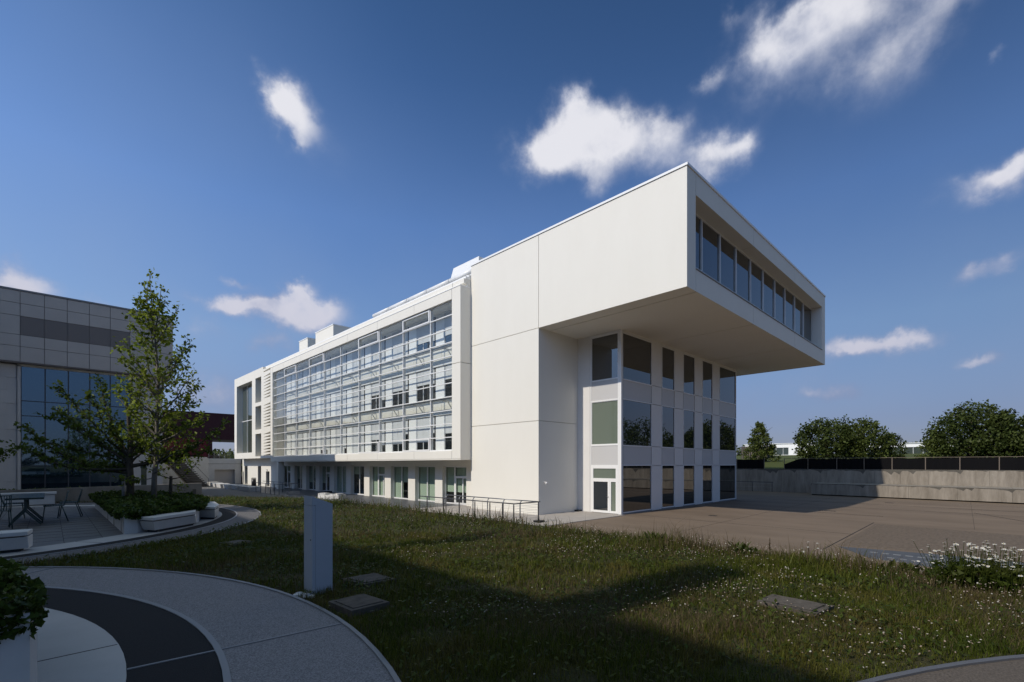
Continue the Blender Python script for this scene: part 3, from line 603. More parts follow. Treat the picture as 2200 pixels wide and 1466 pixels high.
#  blind bottoms per slot index: (top storey, middle, lowest) for wide and narrow lights
BW = {0: (5.3, 9.32, 12.6), 1: (4.75, 9.25, 12.58), 2: (4.72, 9.2, 11.95), 3: (5.2, 9.25, 11.95), 4: (4.05, 8.0, 11.95), 6: (4.55, 8.0, 11.95)}
BN = {1: (5.4, 9.2, 12.5), 2: (5.5, 9.2, 11.95), 0: (5.2, 9.3, 12.4), 3: (4.7, 8.7, 11.95), 5: (4.6, 8.0, 11.95)}
for k, s in enumerate(SL):
    kk = k - 1 if k > 0 else 0
    for li, (z0, z1) in enumerate(LV):
        for (a, b), tab, cm in (((s - 3.02, s - 1.14), BW, True), ((s - 3.66, s - 3.10), BN, False)):
            if b < 6.6: continue
            a = max(a, 6.4)
            wm = MB().wall('x', 0.50, 0.56, a, b, z0, z1, [(a + 0.05, (a + b) / 2 - 0.03, z0 + 0.05, z1 - 0.05), ((a + b) / 2 + 0.03, b - 0.05, z0 + 0.05, z1 - 0.05)] if cm else [(a + 0.04, b - 0.04, z0 + 0.05, z1 - 0.05)])
            w = wm.build('inner_window', 'metal_white', B)
            bx(0.53, 0.545, a + 0.04, b - 0.04, z0 + 0.05, z1 - 0.05).build('pane', 'glass_dark', w)
            bz = tab.get(kk, (z0, z0, z0))[li]
            MB().box(0.470, 0.482, a, (a + b) / 2 - 0.008 if cm else b, bz, z1).box(0.470, 0.482, (a + b) / 2 + 0.008 if cm else b - 0.001, b, bz, z1).build('blind', 'blind_grey', w)
        bx(0.452, 0.58, max(s - 0.04, 6.4), s + 0.115, z0, z1).build('dark_slot', 'dark_line', B)
# parapet fascia
fa = MB(); yy = [7.6, 13.2, 18.9, 24.6, 30.3, 36.0, 41.7, 47.4]
fa.box(-0.60, 0.9, 6.30, 7.56, 15.30, 15.62).box(-0.60, 0.9, 7.60, 60.8, 15.30, 15.62)
fa.build('fascia', 'render_white', B)
MB().box(-0.45, 0.9, 6.30, 60.8, 15.635, 15.80).box(-0.2, 0.9, 6.3, 60.8, 15.80, 15.95).build('roof_coping', 'coping', B)
MB().box(-0.30, 0.62, 6.30, 44.6, 15.05, 15.30).build('fascia_return', 'render_white', B)
bx(0.9, 15, 6.3, 60.8, 15.28, 15.7).build('roof', 'walkway_metal', B)
ty = [20.69, 17.84, 14.93, 12.08, 9.19, 6.4]
for a, b in zip(ty[1:], ty[:-1]):
    c = MB().tube([(0.4, a + 0.03, 16.48), (0.4, b - 0.03, 16.48)], 0.16, 12).build('roof_tube', 'metal_white', B)
    MB().box(0.42, 0.50, b - 0.07, b - 0.03, 15.95, 16.7).build('bracket', 'steel_dark', c)
MB().tube([(0.3, 6.4, 16.17), (0.3, 20.6, 16.17)], 0.06, 8).build('roof_pipe', 'metal_white', B)
MB().hexa([(3.0, 9.0, 15.7), (6.0, 9.0, 15.7), (6.0, 14.0, 15.7), (3.0, 14.0, 15.7)], [(3.0, 9.0, 19.05), (6.0, 9.0, 19.05), (6.0, 12.2, 19.05), (3.0, 12.2, 19.05)]).build('roof_hood', 'coping', B)
MB().hexa([(3.0, 14.2, 15.7), (6.0, 14.2, 15.7), (6.0, 19.2, 15.7), (3.0, 19.2, 15.7)], [(3.0, 14.2, 18.0), (6.0, 14.2, 18.0), (6.0, 17.6, 18.0), (3.0, 17.6, 18.0)]).build('roof_hood', 'coping', B)
bx(3.0, 6.5, 42.94, 45.8, 15.7, 19.2).build('roof_box', 'render_white', B)
bx(3.0, 7.5, 35.25, 40.41, 15.7, 19.3).build('roof_box', 'render_white', B)
MB().box(2.95, 6.55, 42.9, 45.85, 19.2, 19.3).box(2.95, 7.55, 35.2, 40.46, 19.3, 19.4).build('roof_box_coping', 'coping', B)
# ---- end tower with loggia windows and fins
TX = -0.93
th = [(52.23, 59.60, 4.62, 14.42), (48.27, 50.72, 11.20, 14.50), (48.27, 50.72, 7.62, 10.72), (48.27, 50.72, 4.05, 7.05)]
LZ = [13.98, 13.60, 13.20, 12.81, 12.42, 12.02, 11.63, 10.28, 9.89, 9.50, 9.11, 8.72, 8.33, 7.94, 6.59, 6.20, 5.81, 5.42, 5.03, 4.64, 4.25]
MB().wall('x', TX, TX + 0.85, 47.5, 60.8, 3.80, 15.60, th).build('tower_wall', 'render_white', B)
MB().box(TX + 0.85, 0.62, 44.66, 60.8, 3.75, 3.80).box(TX + 0.85, 0.62, 60.75, 60.8, 3.8, 15.28).build('tower_return', 'render_white', B)
for (a, b, z0, z1), n_ in zip(th, (2, 1, 1, 1)):
    w = MB()
    hs = [(a + 0.04, a + (b - a) * 0.30 - 0.04, z0 + 0.05, z1 - 0.05), (a + (b - a) * 0.30 + 0.04, a + (b - a) * 0.66 - 0.04, z0 + 0.05, z1 - 0.05), (a + (b - a) * 0.66 + 0.04, b - 0.04, z0 + 0.05, z1 - 0.05)] if n_ == 2 else [(a + 0.05, b - 0.05, z0 + 0.05, z1 - 0.05)]
    if n_ == 2: hs = [(p, q, r, t) for (p, q, _, _) in hs for r, t in ((z0 + 0.05, 9.25), (9.35, z1 - 0.05))]
    w = w.wall('x', TX + 0.72, TX + 0.84, a, b, z0, z1, hs).build('window', 'metal_white', B)
    bx(TX + 0.78, TX + 0.80, a + 0.03, b - 0.03, z0 + 0.04, z1 - 0.04).build('pane', 'glass_green', w)
# fins: wedge blades whose gaps open towards the screen
cuts = sorted(LZ + [14.37, 10.68, 6.99])
lv = MB(); zprev = 3.80
for c in cuts + [15.0]:
    lo = c - 0.12; hi = c + 0.12
    lv.hexa([(TX, 44.68, zprev), (TX + 0.55, 44.68, zprev), (TX + 0.55, 47.3, max(zprev - 0.20, 3.80)), (TX, 47.3, max(zprev - 0.20, 3.80))],
            [(TX, 44.68, lo), (TX + 0.55, 44.68, lo), (TX + 0.55, 47.3, lo), (TX, 47.3, lo)])
    zprev = hi
lv.box(TX, TX + 0.55, 47.3, 47.5, 3.8, 15.3)
lv.hexa([(TX, 44.68, 15.12), (TX + .5, 44.68, 15.12), (TX + .5, 47.3, 15.0), (TX, 47.3, 15.0)], [(TX, 44.68, 15.14), (TX + .5, 44.68, 15.14), (TX + .5, 47.3, 15.3), (TX, 47.3, 15.3)])
lv.build('fins', 'render_white', B)
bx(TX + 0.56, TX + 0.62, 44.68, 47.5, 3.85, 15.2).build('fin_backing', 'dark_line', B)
MB().box(TX - 0.0, 0.9, 47.5, 60.8, 15.605, 15.64).build('tower_flashing', 'coping', B)
# ground floor below the tower
MB().wall('x', 0.30, 0.7, 48.2, 61.4, -0.03, 3.78, [(58.78, 60.31, 0.02, 2.75), (52.5, 53.94, 0.02, 2.75), (49.0, 50.42, 0.02, 2.05), (60.75, 61.25, 0.02, 1.9)]).build('tower_base_wall', 'render_white', B)
MB().box(0.3, 0.62, 46.1, 48.2, -0.03, 3.38).box(0.62, 0.7, 48.2, 61.4, 0, 3.7).build('tower_base_pier', 'render_white', B)
bx(-0.9, -0.2, 41.9, 42.5, -0.02, 3.30).build('column', 'render_white', B)
for a, b, zt in ((58.78, 60.31, 2.75), (52.5, 53.94, 2.75), (49.0, 50.42, 2.05), (60.75, 61.25, 1.9)): bx(0.58, 0.61, a, b, 0.0, zt).build('base_pane', 'glass_dark', B)
MB().tube([(0.24, 49.7, 2.25), (0.24, 49.95, 2.25)], 0.06, 8).build('wall_lamp', 'walkway_metal', B)

# ================================================================== OTHER BUILDINGS
GY = 27.45
G = thing('grey_building', 'grey panelled building with tall dark blue glazing behind the tree on the left', 'building', (-20, GY, 0))
MB().box(-60, -13.66, GY + 0.05, 50, 9.9, 14.8).box(-60, -14.2, GY + 0.75, 49, 0.0, 9.9).build('body', 'grey_clad_dark', G)
px_ = [-29.6, -27.1, -24.6, -22.15, -20.97, -19.81, -18.63, -17.46, -16.30, -15.14, -13.64]
px_ = [-34.2, -31.8, -29.4, -27.0, -24.6, -22.15, -20.97, -19.81, -18.63, -17.46, -16.30, -15.14, -13.64]
zz = [9.98, 11.02, 11.81, 13.09, 13.95, 14.78]
for j in range(5):
    p = MB(); dk = MB(); pr_ = MB()
    for a, b in zip(px_[:-1], px_[1:]):
        t = dk if (j == 2 and -22.2 < a < -16.5) else (pr_ if (j == 2 and a > -17) else p)
        t.box(a + 0.015, b - 0.015, GY + (0.02 if t is dk else 0), GY + 0.05, zz[j] + 0.015, zz[j + 1] - 0.015)
    p.build('cladding_row', 'grey_clad', G)
    if dk.v: dk.build('dark_band', 'grey_clad_dark', G); pr_.build('cladding_end', 'grey_clad', G)
MB().box(-13.66, -13.6, GY, 50, 9.98, 14.8).build('side_cladding', 'grey_clad', G)
MB().box(-60, -13.58, GY - 0.05, 50.1, 14.79, 14.90).build('coping', 'steel_edge', G)
st = MB(); GW = GY + 0.6; st.box(-36, -22.33, GW + 0.02, GW + 0.15, 0.0, 9.85)
for i in range(14):
    for j in range(11):
        x0 = -22.35 - 0.9 * (i + 1) - (0.45 if j % 2 else 0); st.box(x0 + 0.006, x0 + 0.894, GW - 0.02, GW + 0.02, 0.05 + j * 0.89, 0.05 + j * 0.89 + 0.878)
st.build('stone_cladding', 'stone_clad', G)
MB().box(-22.30, -22.14, GW - 0.08, GW + 0.1, 0.0, 9.85).box(-22.3, -15.9, GW - 0.08, GW + 0.1, 9.75, 9.9).box(-16.10, -15.90, GW - 0.08, GW + 0.1, 0, 9.75).build('glazing_surround', 'stone_clad', G)
gx = [-22.13, -20.94, -19.74, -18.58, -17.42, -16.23]
for a, b in zip(gx[:-1], gx[1:]):
    bx(a + 0.02, b - 0.02, GW, GW + 0.03, 0.3, 9.75).build('pane', 'glass_blue', G)
mm = MB()
for x in gx: mm.box(x - 0.035, x + 0.035, GW - 0.05, GW + 0.05, 0, 9.75)
for z in (7.39, 6.36, 2.87): mm.box(-22.13, -16.23, GW - 0.02, GW + 0.05, z - 0.03, z + 0.03)
mm.build('glazing_bars', 'steel_dark', G)
MB().box(-22.1, -16.3, GW + 0.04, GW + 0.06, 0.3, 1.4).build('inner_counter', 'stone_clad', G)
MB().box(-15.9, -14.2, GW, GW + 0.2, 0, 9.9).build('end_wall', 'stone_clad', G)
bx(-15.57, -15.22, GW - 0.02, GW, 0.6, 3.0).build('pane', 'glass_green', G)

Rb = thing('red_building', 'dark red building bridging over an open gap, far behind the left tree', 'building', (-10, 85, 3.86))
MB().box(-45, 24, 85, 97, 7.72, 12.56).build('upper_storey', 'red_clad', Rb)
MB().box(-45, 1.34, 85.03, 96, 3.86, 7.72).build('lower_storey', 'red_bright', Rb)
MB().box(0.55, 1.30, 84.95, 85.02, 3.9, 7.70).box(-1.2, -0.9, 84.95, 85.02, 3.9, 7.70).build('lower_fin', 'red_clad', Rb)
MB().box(-45, 24, 84.9, 97, 12.56, 12.72).build('coping', 'red_clad', Rb)

Gb = thing('garage_building', 'low grey walled block with a recessed garage door beside the white tower', 'building', (-4, 62, 0))
MB().wall('y', 62.0, 62.7, -4.03, 0.28, 0.0, 3.86, [(-3.26, -0.56, 0.0, 2.22)]).build('front_wall', 'precast_white', Gb)
MB().box(-4.05, 0.27, 61.97, 62.0, 3.06, 3.10).build('wall_groove', 'concrete_dark', Gb)
bx(-3.26, -0.56, 62.6, 62.65, 0, 2.22).build('garage_door', 'stone_clad', Gb)
MB().hexa([(-4.03, 62.0, 0), (-4.03, 62.5, 0), (-16.5, 56.2, 0), (-16.5, 55.7, 0)], [(-4.03, 62.0, 3.9), (-4.03, 62.5, 3.9), (-16.5, 56.2, 3.9), (-16.5, 55.7, 3.9)]).build('side_wall', 'precast_white', Gb)
MB().hexa([(-4.2, 61.9, 3.9), (-4.2, 62.3, 3.9), (-16.5, 56.1, 3.9), (-16.5, 55.65, 3.9)], [(-4.2, 61.9, 4.05), (-4.2, 62.3, 4.05), (-16.5, 56.1, 4.05), (-16.5, 55.65, 4.05)]).build('wall_coping', 'precast_white', Gb)
Sb = thing('outdoor_staircase', 'dark sloping stair with steel balustrade against the pale wall beside the planter trees', 'staircase', (-8, 57, 0))
MB().hexa([(-7.4, 56.2, 0.0), (-5.2, 57.0, 0.0), (-5.2, 58.0, 0.0), (-7.4, 57.2, 0.0)], [(-10.6, 55.0, 3.9), (-8.6, 55.8, 3.9), (-8.6, 56.8, 3.9), (-10.6, 56.0, 3.9)]).build('flight', 'concrete_dark', Sb)
stp = MB()
for k in range(16):
    t = k / 16; x = -7.3 - 3.2 * t + 1.1; y = 56.15 - 1.2 * t + .35; stp.box(x - 1.0, x + 1.0, y - .45, y - .2, 3.9 * t, 3.9 * t + .12)
stp.build('steps', 'road_grey', Sb)
MB().beam((-7.5, 56.0, 1.0), (-10.8, 54.8, 4.9), 0.05, 0.05).beam((-5.1, 56.8, 1.0), (-8.5, 55.6, 4.9), 0.05, 0.05).beam((-10.8, 54.8, 3.9), (-10.8, 54.8, 4.9), 0.05, 0.05).beam((-9.2, 55.4, 2.0), (-9.2, 55.4, 3.0), 0.05, 0.05).beam((-5.1, 56.8, 0.0), (-5.1, 56.8, 1.0), 0.05, 0.05).build('balustrade', 'steel', Sb)
# building behind the camera whose roof line shades the garden
Ob = thing('opposite_building', 'white three storey block behind the viewer that shades the garden', 'building', (-40, 0, 0))
OH = 15.45
ow = []
for k in range(24):
    y = -58 + k * 3.6
    for z0 in (1.6, 5.6, 9.8): ow.append((y + 0.6, y + 3.0, z0 + 0.6, z0 + 3.0))
MB().wall('x', -33.4, -33.0, -60, 27.0, 0, OH, ow).build('front_wall', 'render_white', Ob)
MB().box(-52, -33.4, -60, 27.0, 0, OH - 0.3).build('body', 'dark_room', Ob)
bx(-33.35, -33.30, -60, 27, 0.5, OH - 1).build('glazing', 'glass_dark', Ob)
bx(-33.9, -33.25, -14.15, -13.35, OH, OH + 2.95).build('chimney', 'render_white', Ob)
bx(-33.7, -33.3, -8.95, -8.6, OH, OH + 2.9).build('chimney', 'render_white', Ob)

# far white pavilions
for (y0, y1, zb, zt, win, lab) in ((11.3, 27.6, 5.1, 8.1, (17.35, 24.0, 5.35, 7.15), 'bright white flat roofed pavilion with one dark window strip beyond the fence'),
                              (-12.5, 2.5, 5.0, 7.45, (-12.3, 2.3, 5.2, 6.65), 'long low white pavilion with continuous glazing seen between tree groups')):
    P = thing('far_pavilion', lab, 'building', (110, y0, zb))
    MB().wall('x', 110, 110.4, y0, y1, zb, zt, [win]).box(110.4, 124, y0, y1, zb, zt).build('wall', 'white_far', P)
    bx(110.2, 110.3, win[0], win[1], win[2], win[3]).build('window', 'glass_green', P)
    mm = MB(); y = win[0] + 1.2
    while y < win[1]: mm.box(110.1, 110.2, y, y + 0.06, win[2], win[3]); y += 1.6
    mm.build('glazing_bars', 'metal_white', P)
    MB().box(109.8, 124.2, y0 - 0.2, y1 + 0.2, zt, zt + 0.12).build('roof', 'coping', P)
Sh = thing('slatted_shed', 'small dark brown slatted shed far beyond the fence beside the white building', 'shed', (70, 11.5, 4.0))
q = MB().box(70.1, 73, 9.6, 14, 4.0, 6.2); q.build('body', 'dark_line', Sh)
q = MB()
for k in range(14): q.box(70.0, 70.1, 9.6 + k * 0.32, 9.72 + k * 0.32, 4.0, 6.3)
q.build('slats', 'post_brown', Sh)

# ================================================================== RETAINING WALL, FENCE
W = thing('retaining_wall', 'stained concrete retaining wall along the far side of the plaza', 'wall', (36.8, -15, 0))
y = -60.0; k = 0
while y < 30:
    y2 = min(y + 1.98, 30); bx(36.8, 37.1, y + 0.006, y2 - 0.006, -0.3, 2.50 + 0.0 * k).build('wall_panel', 'concrete', W); y = y2; k += 1
y = -60.0; dz = 0.1; we = MB()
while y < 30:
    dn = max(0.03, dz * 0.5 + rnd.uniform(0.0, 0.10) + (0.35 if rnd.random() < 0.07 else 0)); we.add([(36.796, y, 2.5), (36.796, y + .2, 2.5), (36.796, y + .2, 2.5 - dn), (36.796, y, 2.5 - dz)], [(0, 3, 2, 1)]); y += 0.2; dz = dn
we.build('stained_edge', 'concrete_dark', W)
Wb = thing('seating_wall', 'lower concrete ledge in front of the retaining wall with dark water streaks', 'wall', (33, -15, 0))
bl = MB(); y = -60.0
while y < -6.0:
    y2 = min(y + 3.1, -6.0); xa = 32.0 + (y + 20.3) * 0.082 if y > -60 else 30; x_a = 32.05 + (max(y, -40) + 20.3) * 0.08; x_b = 32.05 + (max(y2, -40) + 20.3) * 0.08
    MB().hexa([(x_a, y + .006, 0.07), (36.79, y + .006, 0.07), (36.79, y2 - .006, 0.07), (x_b, y2 - .006, 0.07)], [(x_a, y + .006, 1.12), (36.79, y + .006, 1.12), (36.79, y2 - .006, 1.12), (x_b, y2 - .006, 1.12)]).build('ledge_block', 'concrete', Wb)
    y = y2
we = MB(); y = -40.0; dz = 0.06
while y < -6.05:
    y2 = min(y + 0.16, -6.0); x_a = 32.05 + (y + 20.3) * 0.08; x_b = 32.05 + (y2 + 20.3) * 0.08; dn = max(0.02, dz * 0.55 + rnd.uniform(0.0, 0.055) + (0.22 if rnd.random() < 0.06 else 0))
    we.add([(x_a - .004, y, 1.12), (x_b - .004, y2, 1.12), (x_b - .004, y2, 1.12 - dn), (x_a - .004, y, 1.12 - dz)], [(0, 3, 2, 1)]); y = y2; dz = dn
we.build('stained_edge', 'concrete_dark', Wb)
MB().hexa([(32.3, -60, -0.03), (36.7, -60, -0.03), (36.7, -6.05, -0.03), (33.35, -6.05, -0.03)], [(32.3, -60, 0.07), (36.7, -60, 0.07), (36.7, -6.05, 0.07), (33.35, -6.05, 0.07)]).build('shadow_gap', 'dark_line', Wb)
Fn = thing('mesh_fence', 'black mesh screened fence with brown posts on top of the retaining wall', 'fence', (37, -10, 2.5))
FY = [30, 24, 18, 12, 6.5, 2.53, -0.46, -2.5, -4.77, -7.36, -9.64, -11.82, -14.24, -16.55, -18.99, -21.4, -23.8, -26.2, -28.6, -31, -33.4, -35.8, -40, -45, -50]
for i, (a, b) in enumerate(zip(FY[1:], FY[:-1])):
    if i == 6 - 0: continue            # the open gap in the screen
    n_ = 8; vs = []; 
    for j in range(n_ + 1):
        yy_ = a + (b - a) * j / n_; sag = 0.05 * math.sin(math.pi * j / n_) + rnd.uniform(0, 0.02); x_ = 37.2 + 0.06 * math.sin(3 * j + i)
        lo = 2.46 + (0.03 if i != 7 else 0)
        hi = 3.60 - sag if i != 7 else (3.60 - (0.9 * max(0, (j / n_ - 0.35)) if j > 2 else 0))
        vs += [(x_, yy_, lo), (x_, yy_, hi), (x_ + 0.01, yy_, hi), (x_ + 0.01, yy_, lo)]
    fs = []
    for j in range(n_):
        A = 4 * j; Bq = A + 4; fs += [(A, A + 1, Bq + 1, Bq), (A + 2, A + 3, Bq + 3, Bq + 2), (A + 1, A + 2, Bq + 2, Bq + 1)]
    MB().add(vs, fs).build('mesh_screen', 'mesh_black', Fn)
for y in FY: bx(37.12, 37.18, y - 0.03, y + 0.03, 2.42, 3.66).build('post', 'post_brown', Fn)
MB().box(37.13, 37.17, -50, -2.5, 3.62, 3.66).build('top_rail', 'post_brown', Fn)
# thin strip of weeds under the fence
rngp = np.random.default_rng(5)

# ================================================================== RAILINGS
def railing(name, label, pts, posts, zb, zt, material='steel', cables=7, lean=(0, 0)):
    T = thing(name, label, 'railing', (pts[0][0], pts[0][1], zb))
    MB().tube([(x, y, zt) for x, y in pts], 0.030, 8).build('handrail', material, T)
    for x, y in posts:
        MB().tube([(x, y, zb), (x, y, zt - 0.13), (x + lean[0] * 0.4, y + lean[1] * 0.4, zt - 0.06), (x + lean[0], y + lean[1], zt - 0.02)], [0.034, 0.032, 0.026, 0.022], 7).build('post', material, T)
    for c in range(cables):
        z = zb + 0.12 + (zt - zb - 0.25) * c / max(cables - 1, 1)
        MB().tube([(x, y, z) for x, y in pts], 0.005, 4).build('cable', 'cable', T)
    return T
railing('ramp_railing', 'outer steel cable railing along the lawn edge before the white wall', [(-4.4, 5.9), (-4.3, -2.35), (-2.45, -2.3), (-2.35, -2.25)],
        [(-4.38, 5.1), (-4.37, 3.45), (-4.35, 2.0), (-4.34, 0.65), (-4.33, -0.55), (-4.32, -1.5), (-4.31, -2.3), (-2.5, -2.28)], 0.0, 1.05, 'steel_dark')
railing('ramp_railing', 'inner steel railing of the ramp, the one nearer the white wall', [(-2.55, 5.6), (-2.45, -2.2)],
        [(-2.72, 5.45), (-2.71, 4.1), (-2.70, 2.8), (-2.69, 1.5), (-2.68, 0.2), (-2.66, -1.1)], 0.0, 1.05, 'steel', 6, (0.12, 0))
railing('terrace_railing', 'distant grey steel railing in front of the building tower', [(-4.9, 36.55), (-4.75, 29.8), (-2.7, 30.4), (-2.6, 33.0), (-2.9, 41)],
        [(-4.9, 36.5), (-4.87, 35), (-4.84, 33.6), (-4.8, 32.2), (-4.77, 31.0), (-4.75, 29.8), (-3.7, 30.1), (-2.75, 30.4), (-2.65, 32.6), (-2.7, 35), (-2.8, 37.5)], 0.0, 1.05, 'steel', 0)
bx(-3.9, -2.75, 29.9, 30.35, -0.02, 0.28).build('kerb_block', 'apron'); o = bpy.data.objects['kerb_block']; props(o, 'small pale kerb block at the foot of the distant steel railing', 'kerb')
railing('far_ramp_railing', 'dark double railing of the ramp before the retaining wall beyond the glazed corner', [(35.4, -1.9), (35.4, 12)],
        [(35.4, -1.8), (35.4, 0.2), (35.4, 2.2), (35.4, 4.2), (35.4, 6.2), (35.4, 8.2)], 0.0, 1.05, 'steel_dark', 3)
o = bx(-2.75, -2.3, -2.55, -2.15, -0.02, 0.10).build('rubber_threshold', 'black_plastic'); props(o, 'black rubber block at the end of the ramp railing', 'threshold')

# ================================================================== SERVICE PILLAR AND COVERS
Sp = thing('service_pillar', 'blue grey metal service pillar with a sloping top standing in the grass', 'pillar', (-18.37, -13.09, ZG), R(-0.5))
ORG[Sp] = None
w_, d_ = 0.255, 0.27                       # local: x along the right face, y along the left face (going back)
def lbx(*a): return MB().box(*a)
MB().hexa([(0.042, 0.0, -0.12), (w_, 0.0, -0.12), (w_, d_, -0.12), (0.042, d_, -0.12)], [(0.042, 0.0, 1.185), (w_, 0.0, 1.10), (w_, d_, 1.10), (0.042, d_, 1.185)]).build('body', 'pillar_paint', Sp)
MB().box(0.0, 0.0395, 0.0, d_, -0.08, 1.085).build('front_door', 'pillar_paint', Sp)
MB().hexa([(0.0, 0.0, 1.09), (0.042, 0.0, 1.09), (0.042, d_, 1.09), (0.0, d_, 1.09)], [(0.0, 0.0, 1.205), (0.042, 0.0, 1.186), (0.042, d_, 1.186), (0.0, d_, 1.205)]).build('cap', 'pillar_paint', Sp)
MB().tube([(0.004, 0.05, 0.66), (-0.004, 0.05, 0.66)], 0.010, 8).build('lock', 'black_plastic', Sp)
MB().box(0.03, 0.042, 0.002, d_ - 0.002, -0.1, 1.16).build('door_gap', 'dark_line', Sp)
for (x, y, s, lab_) in ((-18.50, -13.02, 0.055, 'largest pale broken stone left of the service pillar foot'), (-18.44, -13.10, 0.045, 'pale broken stone under the front corner of the service pillar'), (-18.40, -13.17, 0.035, 'smallest pale broken stone, right of the others at the pillar foot')):
    b = MB(); vs = []; n_ = 7
    for j in range(3):
        for i in range(n_):
            t = 2 * math.pi * i / n_; r = s * (1.0, 0.9, 0.45)[j] * rnd.uniform(.8, 1.2); vs.append((x + r * math.cos(t) * 1.3, y + r * math.sin(t), ZG - 0.02 + (0, 0.6, 1.0)[j] * s))
    fs = [(j * n_ + i, j * n_ + (i + 1) % n_, (j + 1) * n_ + (i + 1) % n_, (j + 1) * n_ + i) for j in range(2) for i in range(n_)] + [tuple(2 * n_ + i for i in range(n_))]
    o = b.add(vs, fs).build('foundation_stone', 'precast_white')
    props(o, lab_, 'stone', 'broken stones at the pillar foot')
def cover(quad, h, label, lid=True):
    cx = sum(p[0] for p in quad) / 4; cy = sum(p[1] for p in quad) / 4
    T = thing('manhole_cover', label, 'manhole cover', (cx, cy, ZG), 0, 'inspection covers in the lawn')
    MB().prism(quad, ZG - 0.1, ZG + h).build('frame', 'manhole', T)
    sh = lambda f: [(cx + (x - cx) * f, cy + (y - cy) * f) for x, y in quad]
    if lid:
        MB().prism(sh(0.80), ZG + h - 0.01, ZG + h + 0.003).build('lid_gap', 'dark_line', T); MB().prism(sh(0.77), ZG + h - 0.01, ZG + h + 0.008).build('lid', 'manhole', T)
    return T
cover([(-18.43, -13.70), (-17.99, -13.68), (-17.94, -14.20), (-18.40, -14.22)], 0.05, 'raised square concrete cover just right of the grey pillar, nearest the path')
cover([(-17.82, -12.70), (-17.32, -12.68), (-17.28, -13.22), (-17.74, -13.20)], 0.03, 'sunken square cover in the grass behind the raised one near the pillar')
cover([(-14.85, -17.05), (-14.42, -17.08), (-14.44, -17.72), (-14.90, -17.66)], 0.03, 'low brown cover among daisies on the right of the lawn')
cover([(-18.28, -8.10), (-17.85, -7.95), (-17.68, -8.40), (-18.12, -8.60)], 0.03, 'small cover in the shaded grass behind the curved path on the left')

# ================================================================== PLANTERS AND BENCHES
ZP = 1.81
def poly_thing(name, label, cat, poly, z0, z1, m_, group=None, inset=None, parts=None):
    cx = sum(p[0] for p in poly) / len(poly); cy = sum(p[1] for p in poly) / len(poly)
    T = thing(name, label, cat, (cx, cy, z0), 0, group); return T
PL = [(-19.47, -5.02), (-19.22, -4.95), (-17.75, -3.55), (-17.05, -0.6), (-17.5, 2.6), (-19.5, 4.4)]
T = thing('planter', 'white precast planter filled with ivy and carrying the trees', 'planter', (-18.6, -0.5, ZG))
def ringwall(poly, t, z0, z1):
    cx = sum(p[0] for p in poly) / len(poly); cy = sum(p[1] for p in poly) / len(poly); m_ = MB()
    inn = [(x + (cx - x) * t / math.hypot(cx - x, cy - y), y + (cy - y) * t / math.hypot(cx - x, cy - y)) for x, y in poly]; n = len(poly)
    for i in range(n):
        j = (i + 1) % n; m_.hexa([(*poly[i], z0), (*poly[j], z0), (*inn[j], z0), (*inn[i], z0)], [(*poly[i], z1), (*poly[j], z1), (*inn[j], z1), (*inn[i], z1)])
    return m_, inn
rw, inn = ringwall(PL, 0.12, ZG - 0.05, ZP); rw.build('planter_wall', 'precast_white', T)
MB().prism(inn, ZG - 0.05, ZP - 0.06).build('soil', 'soil', T)
pjt = MB()
for t in (0.10, 0.40, 0.70):
    x = PL[0][0] + (PL[5][0] - PL[0][0]) * t; y = PL[0][1] + (PL[5][1] - PL[0][1]) * t * 0.6; pjt.box(x - 0.006, x + 0.004, y - 0.008, y + 0.008, ZG, ZP)
pjt.build('joint', 'concrete_dark', T)
NP = [(-24.5, -16.2), (-20.775, -14.80), (-20.745, -14.55), (-21.1, -12.2), (-24.5, -10.6)]
T2 = thing('planter', 'white planter overflowing with ivy at the near left edge', 'planter', (-22.5, -13.8, ZG))
rw, inn2 = ringwall(NP, 0.12, ZG - 0.05, 2.08); rw.build('planter_wall', 'precast_white', T2)
MB().prism(inn2, ZG - 0.05, 2.02).build('soil', 'soil', T2)
def bench(label, top, base, group='white precast benches'):
    zt = 1.775; n = len(top); cx = sum(p[0] for p in top) / n; cy = sum(p[1] for p in top) / n
    T = thing('bench', label, 'bench', (cx, cy, ZG), 0, group)
    MB().hexa([(*p, ZG + 0.05) for p in base], [(*p, zt - 0.10) for p in [(b[0] * 0.12 + t[0] * 0.88, b[1] * 0.12 + t[1] * 0.88) for b, t in zip(base, top)]]).build('base', 'precast_white', T, 0.012)
    sh = [(cx + (x - cx) * 0.93, cy + (y - cy) * 0.93) for x, y in top]
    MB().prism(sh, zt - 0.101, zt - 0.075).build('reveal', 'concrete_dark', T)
    MB().prism(top, zt - 0.076, zt).build('seat_slab', 'precast_white', T, 0.012)
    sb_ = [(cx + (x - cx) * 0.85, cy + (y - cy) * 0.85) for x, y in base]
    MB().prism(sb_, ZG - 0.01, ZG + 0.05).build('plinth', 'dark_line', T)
bench('long white bench along the front of the tree planter', [(-19.20, -5.02), (-18.99, -5.42), (-17.99, -4.45), (-17.86, -3.85)], [(-19.12, -4.90), (-18.93, -5.20), (-17.92, -4.20), (-17.80, -3.70)])
bench('short angular white bench at the right end of the tree planter', [(-17.62, -2.75), (-17.30, -3.30), (-16.98, -2.35), (-16.80, -1.0), (-17.1, -0.6)], [(-17.55, -2.70), (-17.26, -3.12), (-16.98, -2.25), (-16.86, -1.1), (-17.1, -0.7)])
bench('white bench with a dark groove at the left edge before the table', [(-22.6, -6.05), (-22.4, -6.75), (-20.98, -6.62), (-20.92, -6.15)], [(-22.6, -6.05), (-22.4, -6.65), (-20.97, -6.50), (-20.92, -6.18)])
